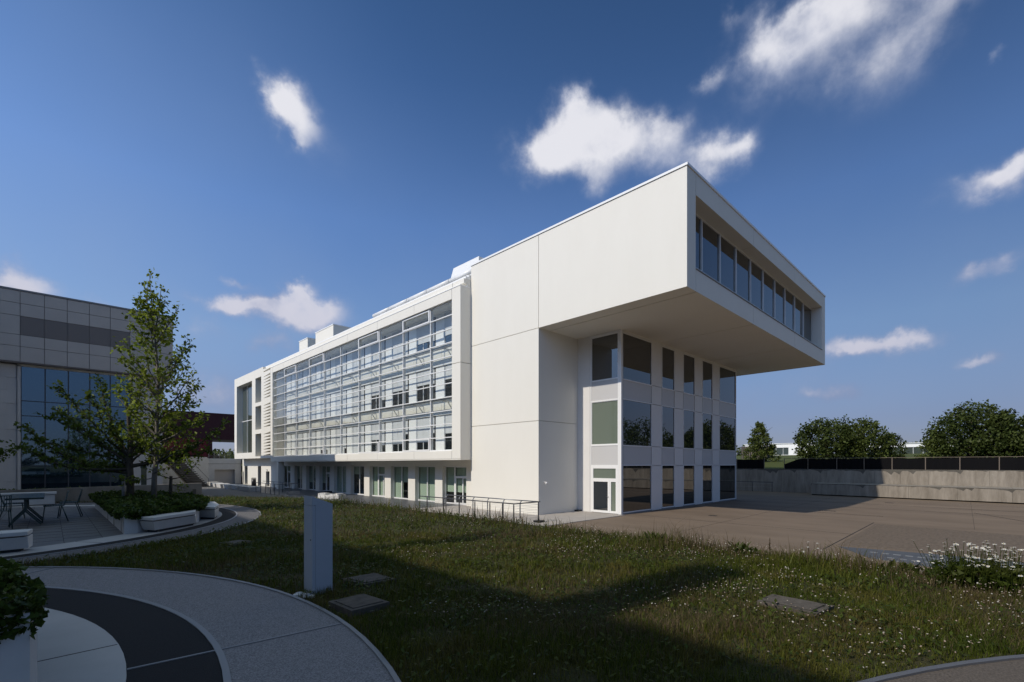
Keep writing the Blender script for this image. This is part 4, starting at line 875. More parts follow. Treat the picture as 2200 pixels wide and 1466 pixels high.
Tb = thing('bench', 'white precast bench on the dark terrace before the ground floor windows', 'bench', (-3, 23, 0), 0, 'white precast benches')
MB().hexa([(-3.9, 22.6, 0), (-2.9, 20.7, 0), (-1.9, 21.4, 0), (-2.6, 23.6, 0)], [(-3.85, 22.7, .34), (-2.9, 20.7, .34), (-1.9, 21.4, .34), (-2.6, 23.7, .34)]).build('base', 'precast_white', Tb)
MB().hexa([(-3.85, 22.7, .34), (-3.5, 22.0, .34), (-2.9, 22.5, .34), (-3.1, 23.3, .34)], [(-3.85, 22.7, .46), (-3.5, 22.0, .46), (-2.9, 22.5, .46), (-3.1, 23.3, .46)]).box(-2.9, -2.3, 20.9, 21.4, .341, .46).build('raised_ends', 'precast_white', Tb)
wb = [(-4.8, 58.1), (-5.1, 54.3), (-5.2, 51.0), (-5.15, 47.7), (-5.0, 44.6), (-4.95, 41.7), (-5.1, 39.2)]
for i, (x, y) in enumerate(wb):
    T = thing('seat_block', ['farthest low white seat block of the row, beside the garage front', 'second farthest low white seat block of the row below the tower', 'third farthest white seat block of the row, below the tower window', 'middle white seat block of the row, before the litter bin', 'white seat block just behind the end of the steel railing', 'second nearest white seat block of the row, beside the railing corner', 'nearest low white seat block of the row, partly behind the railing'][i], 'block', (x, y, 0), 0, 'row of white seat blocks before the tower')
    hh = 0.50 - 0.03 * (i % 2); MB().hexa([(x, y - 1.2, 0), (x + 1.1, y - 1.2, 0), (x + 1.3, y + 1.3, 0), (x + 0.1, y + 1.3, 0)], [(x - .1, y - 1.3, hh), (x + 1.1, y - 1.2, hh), (x + 1.3, y + 1.3, hh), (x, y + 1.3, hh)]).build('block', 'precast_white', T)
Tn = thing('litter_bin', 'black litter bin against the wall under the tower', 'bin', (-0.3, 53.7, 0))
MB().tube([(-0.3, 53.7, 0.0), (-0.3, 53.7, 0.95)], 0.30, 12).build('body', 'black_plastic', Tn); MB().tube([(-0.3, 53.7, 1.0), (-0.3, 53.7, 1.12)], [0.34, 0.25], 12).build('lid', 'steel_dark', Tn)
Tm = thing('doormat_block', 'small black block on the terrace beside a glazed door', 'block', (0.5, 30.9, 0)); MB().box(0.1, 0.8, 30.5, 31.2, 0, 0.16).build('block', 'black_plastic', Tm)
# garden parapet behind the patio
Pp = thing('garden_parapet', 'sloping concrete parapet wall behind the tree planter', 'wall', (-16, 8.2, ZG))
MB().hexa([(-15.37, 8.2, ZG - .3), (-15.37, 8.42, ZG - .3), (-34, 8.42, ZG - .3), (-34, 8.2, ZG - .3)], [(-15.37, 8.2, 2.08), (-15.37, 8.42, 2.08), (-34, 8.42, 1.80), (-34, 8.2, 1.80)]).build('wall', 'concrete', Pp)
MB().box(-15.75, -15.62, 8.14, 8.2, 1.55, 1.80).build('niche', 'concrete_dark', Pp)
for x in (-17.0, -18.6, -20.2): MB().box(x, x + 0.008, 8.195, 8.2, ZG, 1.84).build('joint', 'concrete_dark', Pp)
Hg = thing('bench', 'grey precast bench behind the green table', 'bench', (-22, 7.2, ZG), 0, 'white precast benches')
MB().box(-23.8, -20.55, 7.1, 7.6, ZG + 0.03, ZG + 0.40).build('base', 'precast_white', Hg); MB().box(-23.8, -20.5, 7.05, 7.65, ZG + 0.42, ZG + 0.50).build('seat_slab', 'precast_white', Hg)

# cylinder lamp in the planter
Lp = thing('bollard_lamp', 'grey cylindrical bollard lamp standing in the ivy planter', 'lamp', (-19.0, 0.6, 1.75))
MB().tube([(-19.0, 0.6, 1.7), (-19.0, 0.6, 2.52)], 0.045, 14).build('tube', 'steel_edge', Lp); MB().tube([(-19.0, 0.6, 2.52), (-19.0, 0.6, 2.60), (-19.0, 0.6, 2.62)], [0.047, 0.047, 0.03], 14).build('head', 'steel_dark', Lp)

# ================================================================== TABLE AND CHAIRS
Tt = thing('garden_table', 'dark green metal table with trestle legs on the patio', 'table', (-21.12, -0.3, ZG))
x0, x1, y0, y1 = -21.50, -20.80, -1.55, 1.05
tp = MB()
for i in range(9):
    a = x0 + (x1 - x0) * i / 9; tp.box(a + 0.004, a + (x1 - x0) / 9 - 0.004, y0, y1, ZG + 0.715, ZG + 0.735)
tp.build('tabletop', 'table_green', Tt)
MB().wall('y', y0, y0 + 0.02, x0, x1, ZG + 0.69, ZG + 0.73, []).box(x0, x1, y1 - 0.02, y1, ZG + 0.69, ZG + 0.73).box(x0, x0 + .02, y0, y1, ZG + 0.69, ZG + 0.713).box(x1 - .02, x1, y0, y1, ZG + 0.69, ZG + 0.713).build('apron', 'table_green', Tt)
xm = (x0 + x1) / 2
for y in (y0 + 0.25, y0 + 0.85, y1 - 0.85, y1 - 0.25):
    MB().beam((xm, y, ZG + 0.69), (xm, y, ZG + 0.36), 0.05, 0.05).beam((xm, y, ZG + 0.38), (xm - 0.30, y, ZG + 0.01), 0.035, 0.035).beam((xm, y, ZG + 0.38), (xm + 0.30, y, ZG + 0.01), 0.035, 0.035).build('leg', 'chair_green', Tt)
def make_chair():
    c = thing('garden_chair', '', 'chair'); ORG[c] = None
    s = MB()
    for i in range(8): a = -0.20 + i * 0.052; s.box(-0.20, 0.20, a, a + 0.036, 0.44, 0.452)
    s.build('seat', 'chair_green', c)
    b = MB()
    for i in range(9): a = -0.18 + i * 0.045; b.beam((a, -0.215, 0.46), (a, -0.30, 0.82), 0.014, 0.010)
    b.beam((-0.21, -0.30, 0.83), (0.21, -0.30, 0.83), 0.03, 0.02); b.build('backrest', 'chair_green', c)
    for sx in (-1, 1):
        MB().tube([(sx * 0.21, -0.31, 0.84), (sx * 0.21, -0.21, 0.45), (sx * 0.21, 0.20, 0.45)], 0.013, 6).build('side_frame', 'chair_green', c)
        MB().tube([(sx * 0.21, -0.17, 0.44), (sx * 0.23, -0.30, 0.0)], 0.013, 6).build('leg', 'chair_green', c)
        MB().tube([(sx * 0.21, 0.17, 0.44), (sx * 0.23, 0.22, 0.0)], 0.013, 6).build('leg', 'chair_green', c)
    return c
ch0 = make_chair()
for i, (x, y, a, lab) in enumerate(((-20.62, -0.55, 90, 'green slatted garden chair at the near right side of the table, facing it'),
                                   (-20.28, 0.75, 84, 'green garden chair pulled away at the far right of the table'),
                                   (-21.62, -1.75, 8, 'green slatted chair with its back to the viewer at the near end of the table'),
                                   (-21.45, 1.25, -88, 'green garden chair on the far left side of the table'))):
    c = ch0 if i == 0 else copy_tree(ch0)
    c.location = (x, y, ZG); c.rotation_euler = (0, 0, R(a)); props(c, lab, 'chair', 'green garden chairs around the table')

# parked cars on the upper terrace
def car(x, y, z, m_, label, rz):
    T = thing('parked_car', label, 'car', (x, y, z), R(rz)); ORG[T] = None
    pr = [(-2.1, 0.35), (-2.15, 0.75), (-1.9, 0.98), (-1.35, 1.05), (-0.75, 1.48), (0.7, 1.50), (1.35, 1.05), (2.0, 0.92), (2.15, 0.6), (2.1, 0.35)]
    n = len(pr); MB().add([(a, -0.85, b) for a, b in pr] + [(a, 0.85, b) for a, b in pr], [tuple(range(n)), tuple(range(n, 2 * n))[::-1]] + [(i, n + i, n + (i + 1) % n, (i + 1) % n) for i in range(n)]).build('body', m_, T, 0.05)
    MB().hexa([(-1.2, -0.86, 1.02), (1.2, -0.86, 1.02), (1.2, 0.86, 1.02), (-1.2, 0.86, 1.02)], [(-0.72, -0.86, 1.42), (0.65, -0.86, 1.42), (0.65, 0.86, 1.42), (-0.72, 0.86, 1.42)]).build('windows', 'glass_dark', T)
    for sx in (-1.3, 1.3):
        for sy in (-0.87, 0.67): MB().tube([(sx, sy, 0.33), (sx, sy + 0.2, 0.33)], 0.33, 14).build('wheel', 'black_plastic', T)
car(2.9, 95.5, 3.86, 'car_dark', 'dark car parked under the red building bridge', 4)
car(0.4, 100, 3.86, 'car_white', 'white car parked beyond the red building column, left of the dark car', 6)
Bal = thing('glass_balustrade', 'glass balustrade with thin posts on the garage block roof', 'balustrade', (-2, 62.2, 3.9))
for k in range(7): bx(-4.0 + k * 0.7, -3.96 + k * 0.7, 62.15, 62.19, 3.86, 4.95).build('post', 'steel', Bal)
bx(-4.0, 0.2, 62.165, 62.175, 3.95, 4.9).build('glass', 'glass_screen', Bal)
# ================================================================== VEGETATION
def leaf_quads(P, size, rg, down=0.25, shape=(1.0, 0.62)):
    """kite shaped folded leaves at points P -> V, F (quads)"""
    n = len(P); a = rg.normal(size=(n, 3)); a[:, 2] -= down; a /= np.linalg.norm(a, axis=1)[:, None]
    b = rg.normal(size=(n, 3)); b[:, 2] *= 0.5; b -= (b * a).sum(1)[:, None] * a; b /= np.linalg.norm(b, axis=1)[:, None]
    c = np.cross(a, b); s = (size * rg.uniform(0.6, 1.25, n))[:, None]
    v0 = P; v1 = P + a * s * 0.45 * shape[0] + b * s * 0.5 * shape[1] + c * s * 0.12; v2 = P + a * s * shape[0]; v3 = P + a * s * 0.45 * shape[0] - b * s * 0.5 * shape[1] + c * s * 0.12
    V = np.stack([v0, v1, v2, v3], 1).reshape(-1, 3); F = np.arange(4 * n).reshape(n, 4); return V, F
def grow(trunk, limbs, rg, leaf_n, leaf_s, spread, rings=7, tw_len=(0.25, 0.6), tw_n=7, droop=0.15, sub=3):
    """returns tubes [(pts, radii)] and leaf centres; limbs = list of (start, end, r)"""
    tubes = [trunk]; L = []
    for st, en, r in limbs:
        st, en = np.array(st, float), np.array(en, float); d = en - st; ln = np.linalg.norm(d); k = max(4, int(ln / 0.28)); pts = []
        wob = rg.normal(size=3) * 0.05 * ln
        for i in range(k + 1):
            t = i / k; p = st + d * t + wob * math.sin(math.pi * t) + np.array([0, 0, -droop * ln * (t * (1 - t))]) + rg.normal(size=3) * 0.02; pts.append(p)
        tubes.append((pts, [r * (1 - 0.85 * i / k) + 0.004 for i in range(k + 1)]))
        for i in range(1, k + 1):
            t = i / k
            for _ in range(tw_n if t > 0.25 else 1):
                dv = rg.normal(size=3); dv[2] = abs(dv[2]) * 0.6; dv = dv / np.linalg.norm(dv) * 0.7 + d / ln * 0.55; tl = rg.uniform(*tw_len) * (1.15 - 0.5 * t)
                e = pts[i] + dv * tl; tubes.append(([pts[i], (pts[i] + e) / 2 + rg.normal(size=3) * 0.02, e], [0.007, 0.005, 0.003]))
                for s in range(sub):
                    c = pts[i] + dv * tl * (0.45 + 0.55 * s / max(sub - 1, 1)); L.append(c + rg.normal(size=(leaf_n, 3)) * spread)
    return tubes, np.concatenate(L)
def plant_tree(name, label, base, trunk, limbs, rg, leaf_n, leaf_s, spread, lm, bm, group=None, extra_leaf=None, down=0.35, **k):
    T = thing(name, label, 'tree', base, 0, group)
    tubes, L = grow(trunk, limbs, rg, leaf_n, leaf_s, spread, **k)
    tr = MB(); tr.tube(trunk[0], trunk[1], 10); tr.build('trunk', bm, T)
    br = MB()
    for p, r in tubes[1:]: br.tube([tuple(q) for q in p], list(r), 4, False)
    br.build('limbs', bm, T)
    V, F = leaf_quads(L, leaf_s, rg, down); npmesh('crown', V, F, lm, T, base); return T
RT = np.array([0.7166, -0.6975, 0.0]); FW = np.array([0.6975, 0.7166, 0.0])
rg = np.random.default_rng(11)
# tall young maple
b0 = np.array([-18.31, -0.12, 1.75])
def tp_(dx, dz, dy=0.0): return b0 + RT * dx + FW * dy + np.array([0, 0, dz])
trk = [tp_(0, 0), tp_(0.02, 0.8), tp_(0.09, 1.7, .03), tp_(0.10, 2.8), tp_(0.12, 4.0, .05), tp_(0.05, 5.2), tp_(-0.05, 6.3), tp_(-0.14, 7.35)]
trr = [0.085, 0.075, 0.062, 0.052, 0.040, 0.027, 0.014, 0.006]
limbs = []
for i in range(50):
    ze = 1.6 + 5.0 * ((i + 0.5) / 50) ** 0.95; az = i * 2.399 + rg.uniform(-.3, .3)
    rad = np.interp(ze, [1.3, 2.0, 2.9, 4.2, 5.3, 6.2, 6.9], [.55, .95, 1.2, 1.08, .80, .45, .12]) * rg.uniform(0.65, 1.08)
    zs0 = max(1.2, ze - rad * rg.uniform(0.75, 1.15)); x0 = np.interp(zs0, [0, 1.7, 4.0, 5.2, 6.3, 7.15], [0, .09, .12, .05, -.05, -.14]); x1 = np.interp(ze, [0, 1.7, 4.0, 5.2, 6.3, 7.15], [0, .09, .12, .05, -.05, -.14])
    limbs.append((tp_(x0, zs0), tp_(x1, ze) + np.array([math.cos(az), math.sin(az), 0]) * rad, 0.008 + 0.013 * rad))
for dx, dz, ex, ez, r in ((.08, 2.2, -1.15, 3.6, .03), (.10, 2.6, 1.30, 4.0, .03), (.12, 3.3, -.95, 5.0, .03), (.12, 3.7, .95, 5.2, .028), (.05, 1.9, 1.55, 2.8, .03), (.05, 5.0, .55, 6.2, .02), (0, 5.8, -.14, 7.25, .02), (.02, 5.6, .2, 6.8, .015), (.0, 5.0, -.55, 6.2, .02), (.05, .95, 1.2, 1.35, .014), (.05, .8, -.7, .75, .012)):
    limbs.append((tp_(dx, dz, rg.uniform(-.1, .1)), tp_(ex, ez, rg.uniform(-.4, .4)), r))
plant_tree('maple_tree', 'tall slender sunlit young maple in the white planter, the taller of the two trees', tuple(b0), (trk, trr), limbs, rg, 4, 0.135, 0.065, 'maple_leaf', 'bark_pale', tw_n=2, tw_len=(0.14, 0.40), sub=2, droop=-0.12)
# broad darker tree behind it, spreading to the left
b1 = np.array([-18.85, 0.45, 1.75])
def tq(dx, dz, dy=0.0): return b1 + RT * dx + FW * dy + np.array([0, 0, dz])
trk = [tq(0, 0), tq(0.02, 0.7), tq(-0.02, 1.3), tq(0.0, 1.9, .05), tq(-.05, 2.6), tq(-.1, 3.3)]
limbs = [(tq(*a), tq(*b), r) for a, b, r in (
    ((0, 1.0, 0), (-3.55, 2.45, .2), .050), ((0, 1.1, 0), (-2.9, 1.75, -.4), .045), ((0, 1.3, 0), (-2.7, 3.0, .5), .045), ((0, 1.4, 0), (-1.9, 3.55, -.3), .04),
    ((0, 1.2, 0), (-2.2, 1.35, .8), .035), ((0, 1.6, 0), (-1.2, 3.9, .3), .035), ((0, 1.7, 0), (-.3, 3.9, .8), .03), ((0, 1.3, 0), (1.9, 2.6, .4), .04), ((0, 1.2, 0), (2.55, 2.5, .6), .04),
    ((0, 1.5, 0), (1.3, 3.3, .8), .035), ((0, 1.2, 0), (1.9, 1.7, .9), .035), ((0, 1.4, 0), (.2, 2.6, 1.5), .035), ((0, 1.4, 0), (-.8, 2.6, 1.6), .035), ((0, 1.2, 0), (-1.5, 2.2, 1.4), .035), ((0, 1.3, 0), (-1.4, 2.6, -1.1), .035),
    ((0, 1.5, 0), (-.5, 3.2, -.9), .03), ((0, 1.2, 0), (-1.9, 1.9, -1.0), .03), ((0, 1.2, 0), (1.0, 1.9, 1.4), .03))]
plant_tree('spreading_tree', 'broad dark low tree with thick trunk spreading left behind the tall maple', tuple(b1), (trk, [0.11, 0.10, 0.09, 0.07, 0.045, 0.02]), limbs, rg, 5, 0.125, 0.05, 'dark_leaf', 'bark', tw_n=4, tw_len=(0.16, 0.42), sub=2, droop=0.12)
# third, small stem
b2 = np.array([-17.75, 0.65, 1.75])
limbs = [(b2 + np.array([0, 0, 0.75]), b2 + RT * .95 + np.array([0, 0, 1.35]), .014), (b2 + np.array([0, 0, 0.75]), b2 - RT * .7 + np.array([0, 0, 1.05]), .014), (b2 + np.array([0, 0, 0.6]), b2 + RT * .45 + np.array([0, 0, 0.45]), .01)]
plant_tree('stunted_tree', 'short cut back stem with a few leafy shoots, right of the maple trunk', tuple(b2), ([b2, b2 + np.array([0, 0, .45]), b2 + np.array([0.01, 0, .85])], [0.055, 0.05, 0.045]), limbs, rg, 3, 0.10, 0.05, 'maple_leaf', 'bark', tw_n=2, tw_len=(0.1, 0.28), sub=2)
# tree leaning in from the left edge
b3 = np.array([-23.6, 0.6, 1.4])
limbs = [(b3 + np.array([0, 0, 1.6]), b3 + np.array(v), .03) for v in ((1.75, -.5, 2.15), (1.9, -.9, 1.9), (1.6, -.2, 2.45), (1.0, .3, 3.0), (2.15, -.9, 2.0), (.4, -1.2, 2.6), (1.4, -1.1, 1.7), (-.9, .8, 2.6), (-.8, -1, 2.8))]
plant_tree('edge_tree', 'tree whose dark leafy branch tips enter at the left edge above the table', tuple(b3), ([b3, b3 + np.array([0, 0, 1.0]), b3 + np.array([0, 0, 2.4])], [0.08, 0.07, 0.04]), limbs, rg, 5, 0.10, 0.06, 'dark_leaf', 'bark', tw_n=4, tw_len=(0.15, 0.35), sub=3)

# ivy
def ivy(name, label, poly, zt, n, size, drape, rgx, cat='ivy', so=1.0):
    cx = sum(p[0] for p in poly) / len(poly); cy = sum(p[1] for p in poly) / len(poly); T = thing(name, label, cat, (cx, cy, zt))
    P = []; A = np.array(poly); lo, hi = A.min(0), A.max(0)
    def inside(q):
        r = np.zeros(len(q), bool); m = len(A)
        for i in range(m):
            x1, y1 = A[i]; x2, y2 = A[(i + 1) % m]; c = ((y1 > q[:, 1]) != (y2 > q[:, 1])) & (q[:, 0] < (x2 - x1) * (q[:, 1] - y1) / (y2 - y1 + 1e-12) + x1); r ^= c
        return r
    q = rgx.uniform(lo, hi, (n * 3, 2)); q = q[inside(q)][:n]
    hgt = 0.06 * np.sin(q[:, 0] * 5.1 + 1) * np.sin(q[:, 1] * 4.3) + 0.05 * np.sin(q[:, 0] * 11 + q[:, 1] * 9)
    P.append(np.c_[q, zt + 0.07 + hgt + rgx.uniform(-0.07, 0.05, len(q))])
    m = len(A); per = [np.linalg.norm(A[(i + 1) % m] - A[i]) for i in range(m)]; tot = sum(per)
    for i in range(m):
        k = int(n * 0.55 * per[i] / tot); t = rgx.uniform(0, 1, k); e = A[i] + (A[(i + 1) % m] - A[i]) * t[:, None]
        nrm = np.array([(A[(i + 1) % m] - A[i])[1], -(A[(i + 1) % m] - A[i])[0]]) / per[i]
        dd = drape * (0.55 + 0.45 * np.sin(t * per[i] * 5 + i * 2) * np.sin(t * per[i] * 2.1 + 1)); u = rgx.uniform(0, 1, k) ** 0.8
        off = (0.05 + 0.05 * rgx.uniform(0, 1, k) + 0.04 * np.sin(t * per[i] * 7)) * so
        P.append(np.c_[e + nrm * (off * np.sign(1))[:, None], zt + 0.08 - u * (dd + 0.06)])
    P = np.concatenate(P); V, F = leaf_quads(P, size, rgx, 0.2, (1.0, 1.0)); npmesh('foliage', V, F, 'ivy_leaf', T, (cx, cy, zt))
    MB().prism([(cx + (x - cx) * 0.96, cy + (y - cy) * 0.96) for x, y in poly], zt - 0.08, zt + 0.02).build('understorey', 'soil', T)
def ccw(p): 
    a = sum(p[i][0] * p[(i + 1) % len(p)][1] - p[(i + 1) % len(p)][0] * p[i][1] for i in range(len(p))); return p if a > 0 else p[::-1]
ivy('ivy_bed', 'dark ivy covering the top of the white tree planter', ccw(PL), 1.83, 15000, 0.085, 0.10, rg)
ivy('ivy_bush', 'dense ivy spilling over the near white planter at the left edge', ccw([(-23.0, -15.6), (-20.80, -14.80), (-20.77, -14.55), (-21.1, -12.6), (-23.0, -11.6)]), 2.10, 14000, 0.050, 0.20, rg, so=0.35)
ivy('ivy_mound', 'raised heap of ivy on the near planter', ccw([(-22.6, -15.1), (-21.08, -14.7), (-20.98, -14.4), (-21.28, -13.0), (-22.6, -12.6)]), 2.24, 10000, 0.050, 0.12, rg, so=0.3)
ivy('ivy_hedge', 'low green hedge in the bed behind the table and parapet', [(-34, 8.5), (-19.6, 8.5), (-18.4, 8.7), (-18.4, 9.0), (-34, 9.3)], 1.80, 9000, 0.10, 0.10, rg)

# background trees: crowns of many leaf clumps
def bush_mesh(name, h, w, rgx, n, size, m_, lumps):
    c = []
    for (lx, ly, lz, lr) in lumps:
        k = int(n * lr ** 2 / sum(l[3] ** 2 for l in lumps)); d = rgx.normal(size=(k, 3)); d /= np.linalg.norm(d, axis=1)[:, None]
        rr = lr * (0.45 + 0.60 * rgx.uniform(0, 1, k) ** 0.5) * (1 + 0.35 * np.sin(d[:, 0] * 9 + lx * 5) * np.sin(d[:, 2] * 8 + ly * 7))
        c.append(np.array([lx, ly, lz]) + d * rr[:, None] * np.array([1, 1, 0.95]))
    P = np.concatenate(c); P = P[P[:, 2] > 0.05]; return leaf_quads(P, size, rgx, 0.0, (1.0, 0.7))
def bg_tree(label, x, y, z, h, w, kind, m_, seed, n=5200, name='background_tree', group='trees beyond the fence'):
    r = np.random.default_rng(seed); T = thing(name, label, 'tree', (x, y, z), 0, group)
    lum = []
    m = {'round': 34, 'cone': 28, 'wide': 52}[kind]
    for i in range(m):
        t = (i + .5) / m; zc = h * (0.10 + 0.82 * t)
        prof = {'round': math.sin(math.pi * min(.98, 0.12 + 0.86 * t)) ** 0.6, 'cone': (1 - t) ** 0.75 * 0.95 + 0.12, 'wide': (math.sin(math.pi * (0.18 + 0.74 * t))) ** 0.7}[kind]
        a = i * 2.4 + r.uniform(-.4, .4); rad = w / 2 * prof; lr = w * r.uniform(0.065, 0.15) * (0.75 + 0.5 * prof)
        lum.append((math.cos(a) * max(rad - lr * .7, 0) * r.uniform(.7, 1.2), math.sin(a) * max(rad - lr * .7, 0) * r.uniform(.7, 1.2), zc + r.uniform(-.3, .3), lr))
    lum += [(0, 0, h * q, w * 0.2 * (1.15 - q)) for q in (.2, .35, .5, .65, .8, .9)]
    for i in range(26):
        t = r.uniform(.12, 1.0); a = r.uniform(0, 6.28); pf = {'round': math.sin(math.pi * min(.98, 0.12 + 0.86 * t)) ** 0.6, 'cone': (1 - t) ** 0.75 * 0.95 + 0.12, 'wide': (math.sin(math.pi * (0.18 + 0.74 * t))) ** 0.7}[kind]
        for k in range(3): lum.append((math.cos(a) * w / 2 * pf * (.82 + .13 * k), math.sin(a) * w / 2 * pf * (.82 + .13 * k), h * (.08 + .84 * t) + .18 * k * w / 6, w * (.05 - .009 * k)))
    V, F = bush_mesh('crown', h, w, r, n, 0.30 * (w / 6) ** 0.4, m_, lum); npmesh('crown', V, F, m_, T)
    ORG[T] = None
    br = MB(); br.tube([(0, 0, -0.3), (0.02, 0, h * 0.3), (0, 0.03, h * 0.65), (0, 0, h * .9)], [w * .035, w * .028, w * .018, .02], 8)
    for i in range(12):
        a = i * 2.4; zc = h * (0.2 + 0.05 * i); br.tube([(0, 0, zc), (math.cos(a) * w * .2, math.sin(a) * w * .2, zc + h * .07), (math.cos(a) * w * .36, math.sin(a) * w * .36, zc + h * .16)], [w * .012, w * .008, w * .003], 5, False)
    br.build('trunk', 'bark', T)
    return T
bg_tree('slim conical green tree nearest the glazed corner, alone beyond the fence', 50, 4.2, 2.9, 6.1, 4.3, 'cone', 'far_leaf', 1)
bg_tree('broad round dark tree in front of the bright pavilion', 50, -3.7, 2.9, 6.1, 7.0, 'wide', 'far_leaf_dark', 2, 7500)
bg_tree('paler round tree just right of the broad dark one', 51, -7.4, 2.9, 5.6, 5.4, 'round', 'far_leaf', 3)
bg_tree('small bush shaped tree at the left end of the long low pavilion', 53, -9.6, 2.9, 3.9, 3.4, 'round', 'far_leaf_dark', 4, 3000)
bg_tree('yellowish small tree at the left foot of the big right group', 49, -14.1, 2.9, 4.0, 3.2, 'cone', 'far_leaf', 5, 3500)
bg_tree('tallest spreading tree of the group at the right', 50, -16.9, 2.9, 6.6, 6.8, 'wide', 'far_leaf_dark', 6, 7500)
bg_tree('rounded tree right of the tallest one, near the right edge', 49, -19.6, 2.9, 5.4, 5.4, 'round', 'far_leaf_dark', 7, 6000)
bg_tree('tree cut by the right edge of the picture beyond the fence', 51, -22.6, 2.9, 4.9, 6.5, 'round', 'far_leaf', 8, 6000)
for i, (y, h_, w_, s) in enumerate(((-28, 7.5, 8, 9), (-34, 8.5, 9, 10), (-41, 7.5, 9, 11), (-48, 8.5, 9, 12))):
    bg_tree(('first', 'second', 'third', 'farthest')[i] + ' tree of the row to the right of the picture that mirrors in the glazing', 50, y, 2.8, h_, w_, 'wide', 'far_leaf_dark', s, 3500)
# far woods
def wood(name, label, pts, n, size, m_, seed):
    r = np.random.default_rng(seed); P = []
    for x, y, z, w, h in pts:
        d = r.normal(size=(n, 3)); d /= np.linalg.norm(d, axis=1)[:, None]; P.append(np.array([x, y, z]) + d * np.array([w, w, h]) * r.uniform(.7, 1.05, (n, 1)))
    V, F = leaf_quads(np.concatenate(P), size, r, 0, (1, .8)); o = npmesh(name, V, F, m_); return props(o, label, 'wood', None, 'stuff')
rr = random.Random(3)
wood('far_wood', 'dark line of distant trees above the long low pavilion', [(160 + rr.uniform(-6, 6), y, 5.5, 4.2, rr.uniform(4.0, 6.2)) for y in range(-60, 62, 5)], 420, 0.9, 'far_leaf_dark', 3)
wood('far_hill_wood', 'hazy wooded hill seen through the gap of the red building', [(x, 250 + rr.uniform(-8, 8), 3.0, 12, rr.uniform(7, 11) * (0.7 if x < 60 else 1.15)) for x in range(-60, 110, 9)], 500, 2.2, 'far_leaf', 4)

# ---------------------------------------------------------------- grass
CAMXY = np.array([-20.684, -18.998]); PLA = np.array(PLAT)
HOLES = [[(-18.46, -13.72), (-17.96, -13.66), (-17.90, -14.22), (-18.42, -14.25)], [(-17.80, -12.72), (-17.36, -12.70), (-17.32, -13.18), (-17.72, -13.16)], [(-14.83, -17.10), (-14.46, -17.12), (-14.48, -17.66), (-14.86, -17.62)], [(-18.24, -8.12), (-17.9, -8.0), (-17.74, -8.36), (-18.1, -8.54)]]
def in_poly(q, A):
    r = np.zeros(len(q), bool); A = np.array(A); m = len(A)
    for i in range(m):
        x1, y1 = A[i]; x2, y2 = A[(i + 1) % m]; r ^= ((y1 > q[:, 1]) != (y2 > q[:, 1])) & (q[:, 0] < (x2 - x1) * (q[:, 1] - y1) / (y2 - y1 + 1e-12) + x1)
    return r
def on_lawn(q, margin=0.0):
    ok = in_poly(q, PLA) & (q[:, 0] > -30)
    for c, r in ((C1, 7.19), (C2, 8.74), (C3, 8.82)): ok &= np.hypot(q[:, 0] - c[0], q[:, 1] - c[1]) > r + margin
    for h in HOLES: ok &= ~in_poly(q, h)
    ok &= ~((q[:, 0] > -18.37) & (q[:, 0] < -18.11) & (q[:, 1] > -13.09) & (q[:, 1] < -12.82))
    return ok
def scatter(n, d0, d1, rgx, power=1.0, half=1.16):
    """points in the wedge the photo sees (and a bit more), between distances d0 and d1"""
    d = d0 + (d1 - d0) * rgx.uniform(0, 1, n) ** power; a = rgx.uniform(-half, half, n)
    q = CAMXY + d[:, None] * (FW[:2] + a[:, None] * RT[:2]); return q, d
def pnoise(q, f, s=0):
    x, y = q[:, 0] * f, q[:, 1] * f
    return (np.sin(x * 1.3 + 2.1 * np.sin(y * 0.9 + s)) + np.sin(y * 1.7 + 1.7 * np.sin(x * 1.1 + s * 2)) + np.sin((x + y) * 2.3 + s) * .5) / 2.5
def blades(q, hgt, wid, rgx, z0=ZG - 0.02, lean=0.85):
    n = len(q); t = rgx.uniform(0, 2 * np.pi, n); dx, dy = np.cos(t), np.sin(t); ln = rgx.uniform(0.02, lean, n) * hgt; t2 = rgx.uniform(0, 2 * np.pi, n); lx, ly = np.cos(t2) * ln, np.sin(t2) * ln
    z = np.full(n, z0); w = wid / 2; B0 = np.stack([q[:, 0] - dx * w, q[:, 1] - dy * w, z], 1); B1 = np.stack([q[:, 0] + dx * w, q[:, 1] + dy * w, z], 1)
    mx, my = q[:, 0] + lx * .35, q[:, 1] + ly * .35; M0 = np.stack([mx - dx * w * .75, my - dy * w * .75, z + hgt * .6], 1); M1 = np.stack([mx + dx * w * .75, my + dy * w * .75, z + hgt * .6], 1)
    TP = np.stack([q[:, 0] + lx, q[:, 1] + ly, z + hgt * (1 - 0.25 * ln / np.maximum(hgt, .01))], 1)
    V = np.stack([B0, B1, M1, M0, TP], 1).reshape(-1, 3); b = np.arange(n)[:, None] * 5
    F = np.concatenate([b + np.array([[0, 1, 2]]), b + np.array([[0, 2, 3]]), b + np.array([[3, 2, 4]])]); return V, F
g1 = np.random.default_rng(21); VS, FS, off = [], [], 0
D_, FD, offd = [], [], 0
